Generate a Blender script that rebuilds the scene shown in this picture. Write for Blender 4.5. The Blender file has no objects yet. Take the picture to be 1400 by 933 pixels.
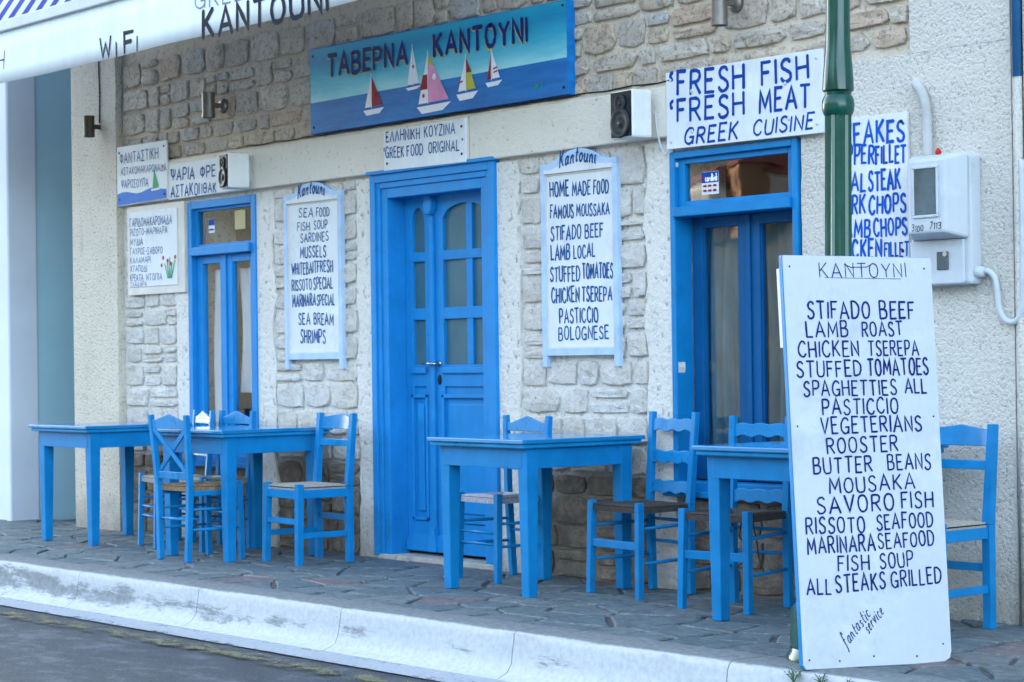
import bpy, math, random
from mathutils import Vector, Matrix, noise

# ------------------------------------------------------------------ camera, sky, sun, exposure
scn = bpy.context.scene
COL = scn.collection
R = math.radians
cam_d = bpy.data.cameras.new("camera"); cam = bpy.data.objects.new("camera", cam_d); COL.objects.link(cam)
yaw, pitch, roll = -0.886357, 0.0085455, -0.0133434
fw = Vector((math.sin(yaw)*math.cos(pitch), math.cos(yaw)*math.cos(pitch), math.sin(pitch)))
rt = Vector((math.cos(yaw), -math.sin(yaw), 0)); up = rt.cross(fw)
r2 = rt*math.cos(roll) + up*math.sin(roll); u2 = up*math.cos(roll) - rt*math.sin(roll)
M = Matrix((r2, u2, -fw)).transposed().to_4x4(); M.translation = Vector((10.6735, -7.653, 1.1721))
cam.matrix_world = M
cam_d.sensor_width = 36; cam_d.lens = 2991.9/1400*36
cam_d.clip_start = 0.1; cam_d.clip_end = 3000
cam_d.dof.use_dof = True; cam_d.dof.focus_distance = 9.6; cam_d.dof.aperture_fstop = 7.1
scn.camera = cam

SUN_EL, SUN_AZ = 21.0, -58.0          # azimuth measured from +Y (behind the houses) towards +X
W = bpy.data.worlds.new("World"); scn.world = W; W.use_nodes = True
nt = W.node_tree; bg = nt.nodes["Background"]
sky = nt.nodes.new("ShaderNodeTexSky"); sky.sky_type = 'NISHITA'; sky.sun_disc = False
sky.sun_elevation = R(SUN_EL); sky.sun_rotation = R(SUN_AZ)
sky.air_density = 1.0; sky.dust_density = 2.0; sky.ozone_density = 0.6
hs = nt.nodes.new("ShaderNodeHueSaturation"); hs.inputs['Saturation'].default_value = 0.74
nt.links.new(sky.outputs[0], hs.inputs['Color']); tn = nt.nodes.new('ShaderNodeMix'); tn.data_type = 'RGBA'; tn.blend_type = 'MULTIPLY'; tn.inputs[0].default_value = 1; tn.inputs[7].default_value = (.95, 1.01, 1.02, 1)
nt.links.new(hs.outputs[0], tn.inputs[6]); nt.links.new(tn.outputs[2], bg.inputs[0])
bg.inputs[1].default_value = 0.15
sd = bpy.data.lights.new("sun", 'SUN'); sd.energy = 3.2; sd.angle = R(0.5); sd.color = (1, .93, .82)
so = bpy.data.objects.new("sun", sd); COL.objects.link(so)
sdir = Vector((math.sin(R(SUN_AZ))*math.cos(R(SUN_EL)), math.cos(R(SUN_AZ))*math.cos(R(SUN_EL)), math.sin(R(SUN_EL))))
so.rotation_euler = sdir.to_track_quat('Z', 'Y').to_euler(); so.location = (0, 5, 20)
vs = scn.view_settings; vs.view_transform = 'Standard'; vs.look = 'None'; vs.exposure = 3.0; vs.gamma = 1

random.seed(7)
U = random.uniform

# ------------------------------------------------------------------ mesh helpers
class MB:
    def __init__(s): s.v = []; s.f = []
    def add(s, vs, fs):
        n = len(s.v); s.v += [tuple(v) for v in vs]; s.f += [tuple(i+n for i in f) for f in fs]; return s
    def box(s, x0, y0, z0, x1, y1, z1):
        x0, x1 = min(x0, x1), max(x0, x1); y0, y1 = min(y0, y1), max(y0, y1); z0, z1 = min(z0, z1), max(z0, z1)
        return s.add([(x0,y0,z0),(x1,y0,z0),(x1,y1,z0),(x0,y1,z0),(x0,y0,z1),(x1,y0,z1),(x1,y1,z1),(x0,y1,z1)],
                     [(3,2,1,0),(4,5,6,7),(0,1,5,4),(1,2,6,5),(2,3,7,6),(3,0,4,7)])
    def bar(s, p, q, w, d, w2=None, d2=None, ax=(1,0,0)):
        "square bar from p to q; w along ax, d across"
        p = Vector(p); q = Vector(q); t = (q-p).normalized(); a = Vector(ax); a = (a - t*a.dot(t)).normalized(); b = t.cross(a)
        w2 = w if w2 is None else w2; d2 = d if d2 is None else d2
        V = []
        for c, ww, dd in ((p, w, d), (q, w2, d2)):
            V += [c - a*ww/2 - b*dd/2, c + a*ww/2 - b*dd/2, c + a*ww/2 + b*dd/2, c - a*ww/2 + b*dd/2]
        return s.add(V, [(3,2,1,0),(4,5,6,7),(0,1,5,4),(1,2,6,5),(2,3,7,6),(3,0,4,7)])
    def tube(s, pts, r, n=8, cap=True):
        pts = [Vector(p) for p in pts]; rs = r if isinstance(r, (list, tuple)) else [r]*len(pts)
        V = []; F = []; up_ = Vector((0,0,1)); prev = None
        for i, p in enumerate(pts):
            t = (pts[min(i+1, len(pts)-1)] - pts[max(i-1, 0)]).normalized()
            if prev is None:
                a = t.cross(up_)
                if a.length < .1: a = t.cross(Vector((1,0,0)))
            else: a = prev - t*prev.dot(t)
            a.normalize(); prev = a; b = t.cross(a)
            for k in range(n):
                g = 2*math.pi*k/n; V.append(p + (a*math.cos(g) + b*math.sin(g))*rs[i])
        for i in range(len(pts)-1):
            for k in range(n): F.append((i*n+k, i*n+(k+1)%n, (i+1)*n+(k+1)%n, (i+1)*n+k))
        if cap: F.append(tuple(range(n))[::-1]); F.append(tuple((len(pts)-1)*n+k for k in range(n)))
        return s.add(V, F)
    def lathe(s, prof, n=24, c=(0,0), flute=None):
        V = []; F = []
        for (r, z) in prof:
            for k in range(n):
                g = 2*math.pi*k/n; rr = r
                if flute and flute[0] <= z <= flute[1]: rr = r*(1 - flute[2]*(k % 2))
                V.append((c[0]+rr*math.cos(g), c[1]+rr*math.sin(g), z))
        for i in range(len(prof)-1):
            for k in range(n): F.append((i*n+k, i*n+(k+1)%n, (i+1)*n+(k+1)%n, (i+1)*n+k))
        F.append(tuple(range(n))[::-1]); F.append(tuple((len(prof)-1)*n+k for k in range(n)))
        return s.add(V, F)
    def prism(s, poly, y0, y1):
        "polygon in XZ (counter-clockwise seen from -Y) extruded from y0 (front) to y1"
        n = len(poly); V = [(x, y0, z) for x, z in poly] + [(x, y1, z) for x, z in poly]
        F = [tuple(range(n)), tuple(range(2*n-1, n-1, -1))] + [((i+1) % n, i, i+n, (i+1) % n+n) for i in range(n)]
        return s.add(V, F)
    def strip(s, top, bot, y0, y1):
        "solid between two polylines of equal length in XZ"
        n = len(top)
        for i in range(n-1):
            a, b, c, d = bot[i], bot[i+1], top[i+1], top[i]
            V = [(p[0], y0, p[1]) for p in (a, b, c, d)] + [(p[0], y1, p[1]) for p in (a, b, c, d)]
            F = [(0,1,2,3), (7,6,5,4), (1,0,4,5), (3,2,6,7)]
            if i == 0: F.append((0,3,7,4))
            if i == n-2: F.append((2,1,5,6))
            s.add(V, F)
        return s
    def build(s, name, mat, parent=None, smooth=False, bevel=0, seg=2):
        me = bpy.data.meshes.new(name); me.from_pydata(s.v, [], s.f); me.update()
        if bevel and seg: pass
        me.materials.append(mat)
        if smooth: me.polygons.foreach_set('use_smooth', [True]*len(me.polygons))
        o = bpy.data.objects.new(name, me); COL.objects.link(o)
        if parent: o.parent = parent
        if bevel:
            m = o.modifiers.new("bevel", 'BEVEL'); m.width = bevel; m.segments = seg; m.limit_method = 'ANGLE'; m.angle_limit = R(40)
            m.harden_normals = False
        return o
def fixn(o):
    import bmesh
    bm = bmesh.new(); bm.from_mesh(o.data); bmesh.ops.recalc_face_normals(bm, faces=bm.faces); bm.to_mesh(o.data); bm.free(); return o
def tag(o, label=None, cat=None, group=None, kind=None):
    if label: o['label'] = label
    if cat: o['category'] = cat
    if group: o['group'] = group
    if kind: o['kind'] = kind
    return o
def thing(name, label, cat, loc=(0,0,0), rz=0, group=None):
    o = bpy.data.objects.new(name, None); COL.objects.link(o); o.empty_display_size = .1
    o.location = loc; o.rotation_euler = (0,0,rz); return tag(o, label, cat, group)
def copy_tree(o, parent=None):
    c = o.copy(); COL.objects.link(c)
    if parent: c.parent = parent
    for ch in [x for x in KIDS.get(o.name, [])] : copy_tree(ch, c)
    return c
KIDS = {}
def index_kids(root):
    KIDS[root.name] = list(root.children)
    for c in root.children: index_kids(c)

# ------------------------------------------------------------------ materials
class NT:
    def __init__(s, name):
        s.m = bpy.data.materials.new(name); s.m.use_nodes = True; s.t = s.m.node_tree; s.b = s.t.nodes['Principled BSDF']; s.out = s.t.nodes['Material Output']
    def n(s, ty, **kw):
        nd = s.t.nodes.new(ty)
        for k, v in kw.items():
            if k.startswith('i_'): nd.inputs[int(k[2:]) if k[2:].isdigit() else k[2:]].default_value = v
            else: setattr(nd, k, v)
        return nd
    def l(s, a, b): s.t.links.new(a, b)
    def coord(s, mode='Object'):
        if mode == 'World': return s.n('ShaderNodeNewGeometry').outputs['Position']
        return s.n('ShaderNodeTexCoord').outputs[mode]
    def noise(s, co, scale, detail=4, rough=.55, sc=None):
        if sc:
            mp = s.n('ShaderNodeMapping'); mp.inputs['Scale'].default_value = sc; s.l(co, mp.inputs[0]); co = mp.outputs[0]
        nd = s.n('ShaderNodeTexNoise'); nd.inputs['Scale'].default_value = scale; nd.inputs['Detail'].default_value = detail; nd.inputs['Roughness'].default_value = rough
        s.l(co, nd.inputs['Vector']); return nd.outputs['Fac']
    def vor(s, co, scale, feature='F1', sc=None):
        nd = s.n('ShaderNodeTexVoronoi'); nd.feature = feature; nd.inputs['Scale'].default_value = scale; s.l(co, nd.inputs['Vector']); return nd.outputs['Distance']
    def ramp(s, fac, stops, interp='LINEAR'):
        nd = s.n('ShaderNodeValToRGB'); nd.color_ramp.interpolation = interp; e = nd.color_ramp.elements
        while len(e) < len(stops): e.new(.5)
        for el, (p, c) in zip(e, stops):
            el.position = p; el.color = (c, c, c, 1) if isinstance(c, (int, float)) else tuple(c)+(1,)
        s.l(fac, nd.inputs[0]); return nd.outputs[0]
    def mix(s, fac, a, b, mode='MIX'):
        nd = s.n('ShaderNodeMix', data_type='RGBA', blend_type=mode)
        for i, v in ((0, fac), (6, a), (7, b)):
            if hasattr(v, 'is_output'): s.l(v, nd.inputs[i])
            elif isinstance(v, (int, float)): nd.inputs[i].default_value = v if i == 0 else (v, v, v, 1)
            else: nd.inputs[i].default_value = tuple(v)+(1,)
        return nd.outputs[2]
    def math(s, op, a, b=0, c=0):
        nd = s.n('ShaderNodeMath', operation=op)
        for i, v in enumerate((a, b, c)):
            if hasattr(v, 'is_output'): s.l(v, nd.inputs[i])
            else: nd.inputs[i].default_value = v
        return nd.outputs[0]
    def xyz(s, co):
        nd = s.n('ShaderNodeSeparateXYZ'); s.l(co, nd.inputs[0]); return nd.outputs
    def bump(s, h, strength=.5, dist=.01):
        nd = s.n('ShaderNodeBump'); nd.inputs['Strength'].default_value = strength; nd.inputs['Distance'].default_value = dist
        prev = s.b.inputs['Normal'].links
        if prev: s.l(prev[0].from_socket, nd.inputs['Normal'])
        s.l(h, nd.inputs['Height']); s.l(nd.outputs[0], s.b.inputs['Normal'])
    def color(s, c):
        if hasattr(c, 'is_output'): s.l(c, s.b.inputs['Base Color'])
        else: s.b.inputs['Base Color'].default_value = tuple(c)+(1,)
    def rough(s, r):
        if hasattr(r, 'is_output'): s.l(r, s.b.inputs['Roughness'])
        else: s.b.inputs['Roughness'].default_value = r

def paint(name, col, rough=.42, var=.18, chip=None, chipamt=.72, bump=.25, scale=6, spec=.16):
    "brushed oil paint: mottled, faintly streaked, chipped where chip colour is given"
    t = NT(name); co = t.coord('Object'); rnd = t.n('ShaderNodeObjectInfo').outputs['Random']
    off = t.n('ShaderNodeVectorMath', operation='ADD'); t.l(co, off.inputs[0]); cb = t.n('ShaderNodeCombineXYZ'); t.l(t.math('MULTIPLY', rnd, 13.0), cb.inputs[0]); t.l(cb.outputs[0], off.inputs[1]); co = off.outputs[0]
    n1 = t.noise(co, scale, 5, .6)
    dark = tuple(c*(1-var) for c in col); lite = tuple(min(1, c*(1+var)) for c in col)
    c = t.ramp(n1, [(.3, dark), (.7, lite)])
    n2 = t.noise(co, 30, 3, .6, (1, 1, .12)); c = t.mix(t.ramp(n2, [(.35, 0.0), (.75, .22)]), c, tuple(min(1, q*1.2+.001) for q in col))
    c = t.mix(t.ramp(t.noise(co, 3.1, 7, .75), [(.54, 0.0), (.66, .30)]), c, tuple(min(1, q*1.4+.003) for q in col))
    c = t.mix(t.ramp(t.noise(co, 2.3, 7, .75), [(.34, .35), (.46, .0)]), c, tuple(q*.62 for q in col))
    if chip:
        n3 = t.noise(co, 22, 6, .7); c = t.mix(t.ramp(n3, [(chipamt, 0.0), (chipamt+.02, 1.0)]), c, chip)
    t.color(c); t.rough(t.ramp(n1, [(.3, rough-.06), (.7, rough+.12)])); t.bump(n2, bump, .002); t.b.inputs['Specular IOR Level'].default_value = spec
    return t.m

BLUE = (.006, .20, .48)
m_blue = paint('blue_gloss_paint', BLUE, .34, .14, chip=(.10,.12,.14), chipamt=.745)
m_blue_door = paint('blue_door_paint', (.012, .225, .56), .42, .10)
m_blue_dark = paint('blue_casement_paint', (.002, .09, .25), .5, .12)
m_blue_pale = paint('pale_blue_frame_paint', (.42, .56, .74), .5, .16, chip=(.5,.6,.7), chipamt=.66)
m_white_sign = paint('white_sign_paint', (.68, .71, .73), .5, .05, chip=(.42,.45,.47), chipamt=.80, scale=3)
m_white_board = paint('white_board_paint', (.50, .545, .60), .4, .03, chip=(.45,.47,.5), chipamt=.84, scale=2.2)
m_cream = paint('cream_frame_paint', (.66, .62, .56), .55, .07)
m_ink = paint('blue_lettering_paint', (.001, .055, .30), .5, .2, spec=.1)
m_ink2 = paint('navy_lettering_paint', (.002, .018, .14), .5, .2, spec=.1)
m_ink3 = paint('teal_lettering_paint', (.001, .080, .25), .5, .25, spec=.1)
m_ink_royal = paint('royal_blue_lettering_paint', (.001, .085, .44), .5, .2, spec=.1)
m_black_ink = paint('faded_black_lettering_paint', (.008, .014, .028), .6, .8, spec=.1)
m_grey_ink = paint('grey_lettering_paint', (.16, .19, .25), .5, .2)
m_green = paint('green_cast_iron_paint', (.000, .060, .044), .16, .3, chip=(.05,.04,.015), chipamt=.74, spec=.5)
m_black = paint('black_plastic', (.006, .010, .016), .5, .2, spec=.2)
m_blue_edge = paint('chipped_edge_paint', (.012, .24, .52), .3, .2, chip=(.09,.10,.11), chipamt=.655)
m_white_pl = paint('white_speaker_plastic', (.72, .72, .69), .35, .04)
m_hose = paint('dusty_conduit_plastic', (.50, .50, .50), .6, .15)
m_greypl = paint('grey_meter_plastic', (.52, .56, .60), .4, .05)
m_metal = paint('weathered_lamp_metal', (.20, .18, .16), .4, .3)
m_metal_dk = paint('bronze_lamp_metal', (.08, .065, .045), .4, .3)
m_metal_dk.node_tree.nodes['Principled BSDF'].inputs['Metallic'].default_value = .6
m_metal.node_tree.nodes['Principled BSDF'].inputs['Metallic'].default_value = .7
m_chrome = paint('dull_steel', (.5, .5, .5), .25, .1); m_chrome.node_tree.nodes['Principled BSDF'].inputs['Metallic'].default_value = 1
m_red = paint('red_paint', (.5, .02, .02), .5, .1)
m_dkred = paint('dark_red_paint', (.27, .008, .02), .5, .1); m_pink = paint('pink_paint', (.75, .30, .50), .5, .1)
m_yellow = paint('yellow_paint', (.50, .46, .06), .5, .1); m_purew = paint('white_brush_paint', (.8, .82, .85), .5, .05)
m_grn = paint('leaf_green_paint', (.02, .3, .12), .5, .2); m_sea = paint('sea_blue_paint', (.005, .13, .50), .45, .25)
m_wood_dk = paint('raw_wood', (.16, .11, .06), .8, .3)

def stone_mat(name, cols, wash=0.0, washcol=(.60,.62,.63), grime=True, bs=.9):
    t = NT(name); oi = t.n('ShaderNodeObjectInfo'); co = t.coord('World')
    c = t.ramp(oi.outputs['Random'], [(i/(len(cols)-1), q) for i, q in enumerate(cols)])
    n1 = t.noise(co, 9, 8, .7); n2 = t.noise(co, 42, 6, .7)
    c = t.mix(t.ramp(n1, [(.46, .0), (.64, .6)]), c, (.44, .34, .24)); c = t.mix(t.ramp(t.noise(co, 16, 8, .75), [(.38, .6), (.49, .0)]), c, (.22, .18, .14))
    c = t.mix(t.ramp(n2, [(.385, .65), (.45, .0)]), c, (.15, .12, .10))  # dark pits and crevices are shade put into the colour, here and below
    if wash: c = t.mix(t.ramp(t.noise(co, 6, 7, .72), [(.38, wash), (.66, wash*.35)]), c, washcol)
    if wash:
        c = t.mix(t.ramp(t.noise(co, 34, 6, .75), [(.30, .8), (.42, .0)]), c, (.14, .14, .135))
    t.color(c); t.rough(.92)
    t.bump(n2, bs, .012); t.bump(t.noise(co, 130, 3, .7), .5, .004)
    return t.m
m_st_top = stone_mat('tan_rubble_stone', [(.56,.48,.38), (.62,.57,.49), (.46,.41,.36), (.66,.60,.50), (.56,.42,.31), (.50,.50,.48), (.60,.50,.38)])
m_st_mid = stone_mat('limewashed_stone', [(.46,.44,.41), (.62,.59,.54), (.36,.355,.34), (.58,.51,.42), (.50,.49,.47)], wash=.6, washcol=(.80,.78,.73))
m_st_low = stone_mat('bare_base_stone', [(.15,.13,.11), (.19,.165,.135), (.11,.10,.095), (.20,.16,.12)])  # unwashed stone, darkened further for the shade under the tables

def plaster(name, col, scale=55, strength=.8, dist=.012, pit_shade=.5, lowdirt=True, speck=(.17,.15,.12), amt=.35):
    t = NT(name); co = t.coord('World')
    n1 = t.noise(co, scale, 5, .62); n2 = t.noise(co, 2.2, 5, .6)
    c = t.ramp(n2, [(.25, tuple(q*.88 for q in col)), (.75, col)])
    c = t.mix(t.ramp(n1, [(amt-.07, pit_shade), (amt+.04, 0.0)]), c, speck)  # dark specks in the bump's hollows: pit shade put into the colour
    if lowdirt:   # splashed grime and algae above the pavement
        z = t.xyz(co)[2]; k = t.math('ADD', z, t.math('MULTIPLY', t.noise(co, 7, 6, .7), 0.55))
        c = t.mix(t.ramp(k, [(.16, .75), (.55, .0)]), c, (.17, .17, .16))
        s2 = t.noise(co, 5, 6, .7, (2.2, 1, .35)); c = t.mix(t.ramp(s2, [(.60, 0.0), (.74, .38)]), c, (.26, .25, .23))
    t.color(c); t.rough(.95); t.bump(n1, strength, dist)
    return t.m
m_rough = plaster('roughcast_render', (.82, .78, .70), 62, 1.0, .024, .7, speck=(.34,.31,.27), amt=.39)
m_rough_old = plaster('cream_roughcast_render', (.80, .73, .61), 62, 1.0, .022, .75, speck=(.24,.19,.13), amt=.40)
m_smooth = plaster('limewash_plaster', (.78, .75, .69), 24, 1.0, .02, .7, amt=.385)
m_beam = plaster('cream_lintel_plaster', (.76, .71, .61), 40, .7, .010, .7, lowdirt=False, amt=.34)
def mortar_mat():
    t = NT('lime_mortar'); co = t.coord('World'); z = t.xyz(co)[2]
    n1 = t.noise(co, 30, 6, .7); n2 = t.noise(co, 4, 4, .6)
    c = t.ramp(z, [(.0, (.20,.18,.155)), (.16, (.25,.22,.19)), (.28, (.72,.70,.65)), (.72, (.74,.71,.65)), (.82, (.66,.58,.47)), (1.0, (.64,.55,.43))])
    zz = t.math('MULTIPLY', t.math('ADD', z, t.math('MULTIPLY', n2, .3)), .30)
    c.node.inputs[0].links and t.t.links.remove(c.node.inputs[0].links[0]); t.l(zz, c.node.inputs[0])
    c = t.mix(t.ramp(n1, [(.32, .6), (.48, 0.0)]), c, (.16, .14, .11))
    t.color(c); t.rough(.95); t.bump(n1, .9, .015); return t.m
m_mortar = mortar_mat()
m_lav = plaster('lavender_smooth_render', (.56, .61, .70), 8, .1, .002, .0, lowdirt=False)
m_teal = plaster('blue_smooth_render', (.33, .53, .64), 10, .25, .004, .0, lowdirt=False)
m_wht = plaster('white_smooth_render', (.76, .80, .84), 9, .15, .003, .0, lowdirt=False)
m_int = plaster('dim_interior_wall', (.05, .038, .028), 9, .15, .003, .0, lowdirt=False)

def slate():
    t = NT('slate_flagstone'); oi = t.n('ShaderNodeObjectInfo'); co = t.coord('World')
    c = t.ramp(oi.outputs['Random'], [(0, (.10,.15,.17)), (.25, (.15,.19,.20)), (.5, (.085,.135,.16)), (.75, (.18,.205,.205)), (.92, (.13,.17,.18)), (1, (.21,.13,.13))])
    n1 = t.noise(co, 7, 9, .76, (1, 1.6, 1)); n2 = t.noise(co, 20, 9, .78, (1, 2.0, 1))
    c = t.mix(t.ramp(n1, [(.40, .85), (.56, 0.0)]), c, (.065, .08, .09)); c = t.mix(t.ramp(n2, [(.36, .8), (.46, 0.0)]), c, (.05, .065, .07))
    c = t.mix(t.ramp(n2, [(.515, .0), (.61, .65)]), c, (.26, .30, .32))
    t.color(c); t.rough(t.ramp(n2, [(.3, .5), (.7, .8)])); t.bump(n1, .7, .02); t.bump(n2, .7, .006); return t.m
m_slate = slate()
def groutm():
    t = NT('pavement_grout'); co = t.coord('World'); n = t.noise(co, 30, 6, .7)
    t.color(t.ramp(n, [(.3, (.04,.045,.05)), (.7, (.12,.13,.13))])); t.rough(.95); t.bump(n, .8, .01); return t.m
m_grout = groutm()
def kerbm():
    t = NT('whitewashed_kerb_concrete'); co = t.coord('World'); x, y, z = t.xyz(co)
    n1 = t.noise(co, 3.0, 9, .78, (.7, 1, 3.6)); n2 = t.noise(co, 34, 6, .7)
    con = t.ramp(n2, [(.3, (.09,.11,.12)), (.7, (.22,.24,.25))]); pnt = t.ramp(n2, [(.30, (.36,.39,.42)), (.6, (.48,.50,.53))])
    # paint worn off: patches low on the face, more of them to the left
    wear = t.math('SUBTRACT', t.math('ADD', n1, .06), t.math('MULTIPLY', t.math('ADD', x, 1.0), .042))
    zf = t.math('MULTIPLY', t.math('ABSOLUTE', t.math('ADD', z, .105)), 2.2)
    wear = t.math('SUBTRACT', wear, zf)
    wear = t.math('ADD', wear, t.math('MULTIPLY', t.math('SUBTRACT', n2, .5), .22))
    f = t.ramp(wear, [(.42, 0.0), (.50, .85)])
    topf = t.ramp(t.math('ADD', t.math('ADD', y, 2.0), t.math('MULTIPLY', n2, .035)), [(.325, 0.0), (.335, 1.0)])   # top slab not painted behind the arris
    c = t.mix(f, pnt, con); c = t.mix(topf, c, con)
    t.color(c); t.rough(.8); t.bump(n2, .15, .002); return t.m
m_kerb = kerbm()
def asphalt():
    t = NT('worn_asphalt'); co = t.coord('World')
    n1 = t.noise(co, 3.0, 9, .78, (1, 1.6, 1)); n2 = t.vor(co, 130); n3 = t.noise(co, 60, 4, .7)
    c = t.ramp(n1, [(.34, (.014,.022,.034)), (.52, (.032,.045,.062)), (.66, (.10,.12,.15))])
    c = t.mix(t.ramp(n3, [(.54, 0.0), (.66, .5)]), c, (.12,.14,.165))
    t.color(c); t.rough(.85); t.bump(n2, .7, .006); t.bump(n3, .6, .006); return t.m
m_asph = asphalt()
def worn_line(name, col, thr, sc=7):
    t = NT(name); co = t.coord('World'); y = t.coord('UV')
    n = t.noise(co, sc, 8, .75, (1, 2, 1)); n3 = t.noise(co, 60, 4, .7)
    v = t.xyz(t.coord('Generated'))[1]
    edge = t.math('MULTIPLY', t.math('ABSOLUTE', t.math('SUBTRACT', v, .5)), 0.30)
    k = t.math('SUBTRACT', t.math('ADD', n, t.math('MULTIPLY', t.math('SUBTRACT', n3, .5), .4)), edge)
    t.l(t.ramp(k, [(thr, 0.0), (thr+.14, .92)]), t.b.inputs['Alpha']); c = t.mix(t.ramp(n3, [(.35, .5), (.6, 0.0)]), col, tuple(q*.5 for q in col))
    t.color(c); t.rough(.85); t.bump(n3, .6, .006); return t.m
m_yline = worn_line('worn_yellow_road_paint', (.15, .145, .08), .39)
m_gutter = worn_line('spilt_white_gutter_paint', (.40, .44, .49), .22, 4)

def rush(name, c1, c2, sc=90):
    t = NT(name); co = t.coord('Object'); n = t.noise(co, sc, 5, .7)
    t.color(t.ramp(n, [(.3, c1), (.7, c2)])); t.rough(.9); t.bump(n, .6, .004); return t.m
m_rush_br = rush('brown_rush', (.09,.055,.03), (.36,.25,.14)); m_rush_dk = rush('dark_rush', (.02,.018,.018), (.08,.07,.06))
m_rush_gr = rush('pale_rush', (.22,.20,.17), (.46,.43,.38)); m_rush_bl = rush('pale_rope', (.18,.18,.26), (.62,.60,.66), 120)
def cloth(name, c1, c2, rough=.9, trans=0):
    t = NT(name); co = t.coord('Object'); n = t.noise(co, 3, 4, .6, (3, 3, .6)); t.color(t.ramp(n, [(.3, c1), (.7, c2)])); t.rough(rough); t.bump(t.noise(co, 150, 2, .5), .2, .002); return t.m
m_curt_w = cloth('white_curtain_cloth', (.62,.64,.68), (.85,.86,.88)); m_curt_b = cloth('blue_grey_sheer_cloth', (.035,.085,.115), (.11,.20,.25))
m_valance = cloth('white_awning_canvas', (.70,.76,.80), (.80,.85,.88)); m_curt_t = cloth('teal_cloth', (.02,.16,.17), (.05,.26,.27))
def frost():
    t = NT('frosted_door_glass'); co = t.coord('World'); n = t.noise(co, 3, 3, .5)
    t.color(t.ramp(n, [(.3, (.04,.125,.17)), (.7, (.07,.17,.22))])); t.rough(.3); t.b.inputs['Specular IOR Level'].default_value = .25; return t.m
m_frost = frost()
def glass():
    t = NT('window_glass'); tr = t.n('ShaderNodeBsdfTransparent'); tr.inputs[0].default_value = (.93, .95, .95, 1); gl = t.n('ShaderNodeBsdfGlossy'); gl.inputs['Roughness'].default_value = .015
    ge = t.n('ShaderNodeNewGeometry'); vd = t.n('ShaderNodeVectorMath', operation='DOT_PRODUCT'); t.l(ge.outputs['Incoming'], vd.inputs[0]); t.l(ge.outputs['Normal'], vd.inputs[1]); mx = t.n('ShaderNodeMixShader')
    f = t.math('ADD', t.math('MULTIPLY', t.math('POWER', t.math('SUBTRACT', 1.0, t.math('ABSOLUTE', vd.outputs['Value'])), 5.0), .95), .055)
    t.l(f, mx.inputs[0]); t.l(tr.outputs[0], mx.inputs[1]); t.l(gl.outputs[0], mx.inputs[2]); t.l(mx.outputs[0], t.out.inputs[0])
    nb = t.n('ShaderNodeBump'); nb.inputs['Strength'].default_value = .008; nb.inputs['Distance'].default_value = .05; t.l(t.noise(t.coord('World'), 3.5, 2, .5), nb.inputs['Height']); t.l(nb.outputs[0], gl.inputs['Normal'])
    return t.m
m_glass = glass()
def stripes():
    t = NT('blue_white_striped_canvas'); co = t.coord('World'); x = t.xyz(co)[0]
    f = t.math('FRACT', t.math('ADD', t.math('MULTIPLY', x, 1/.19), 40.0))
    f = t.math('GREATER_THAN', f, .52); n = t.noise(co, 5, 4, .6)
    t.color(t.mix(f, (.70,.74,.80), (.05,.07,.36))); t.rough(.85); t.bump(n, .2, .01); return t.m
m_stripe = stripes()
def taberna_sky():
    t = NT('painted_sign_sky'); co = t.coord('World'); z = t.xyz(co)[2]; n = t.noise(co, 4, 5, .65, (.5, 1, 2.5))
    k = t.math('ADD', t.math('MULTIPLY', t.math('SUBTRACT', z, 2.77), 2.6), t.math('MULTIPLY', t.math('SUBTRACT', n, .5), .5))
    t.color(t.ramp(k, [(.0, (.34,.70,.74)), (.18, (.16,.56,.66)), (.4, (.03,.38,.54)), (.62, (.008,.24,.42)), (.8, (.012,.34,.50))])); t.rough(.4); t.bump(t.noise(co, 20, 4, .6, (.3,1,1.5)), .2, .003); return t.m
m_tsky = taberna_sky(); m_tsky.node_tree.nodes['Principled BSDF'].inputs['Specular IOR Level'].default_value = .2
def tsea():
    t = NT('painted_sign_sea'); co = t.coord('World'); n = t.noise(co, 9, 5, .65, (.3, 1, 2.5)); t.color(t.ramp(n, [(.3, (.003,.11,.36)), (.7, (.008,.20,.54))])); t.rough(.38); return t.m
m_tsea = tsea(); m_tsea.node_tree.nodes['Principled BSDF'].inputs['Specular IOR Level'].default_value = .2
def leafm(name, a, b, s=2.0):
    t = NT(name); co = t.coord('World'); n = t.noise(co, s, 6, .7); t.color(t.ramp(n, [(.3, a), (.7, b)])); t.rough(.8); return t.m
m_leaf = leafm('weed_leaf_green', (.03,.09,.04), (.07,.16,.06)); m_hill = leafm('scrub_hillside', (.008,.013,.007), (.085,.070,.032), .3)
m_tile = leafm('terracotta_roof', (.16,.04,.03), (.22,.06,.04)); m_house = leafm('ochre_house_wall', (.26,.13,.07), (.32,.17,.09)); m_houew = leafm('white_house_wall', (.4,.34,.28), (.45,.38,.32))
def seam():
    t = NT('harbour_water'); co = t.coord('World'); t.color((.01,.04,.06)); t.rough(.08); t.bump(t.noise(co, .8, 4, .6, (1, 2.5, 1)), .35, .25); return t.m
m_water = seam()
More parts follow.
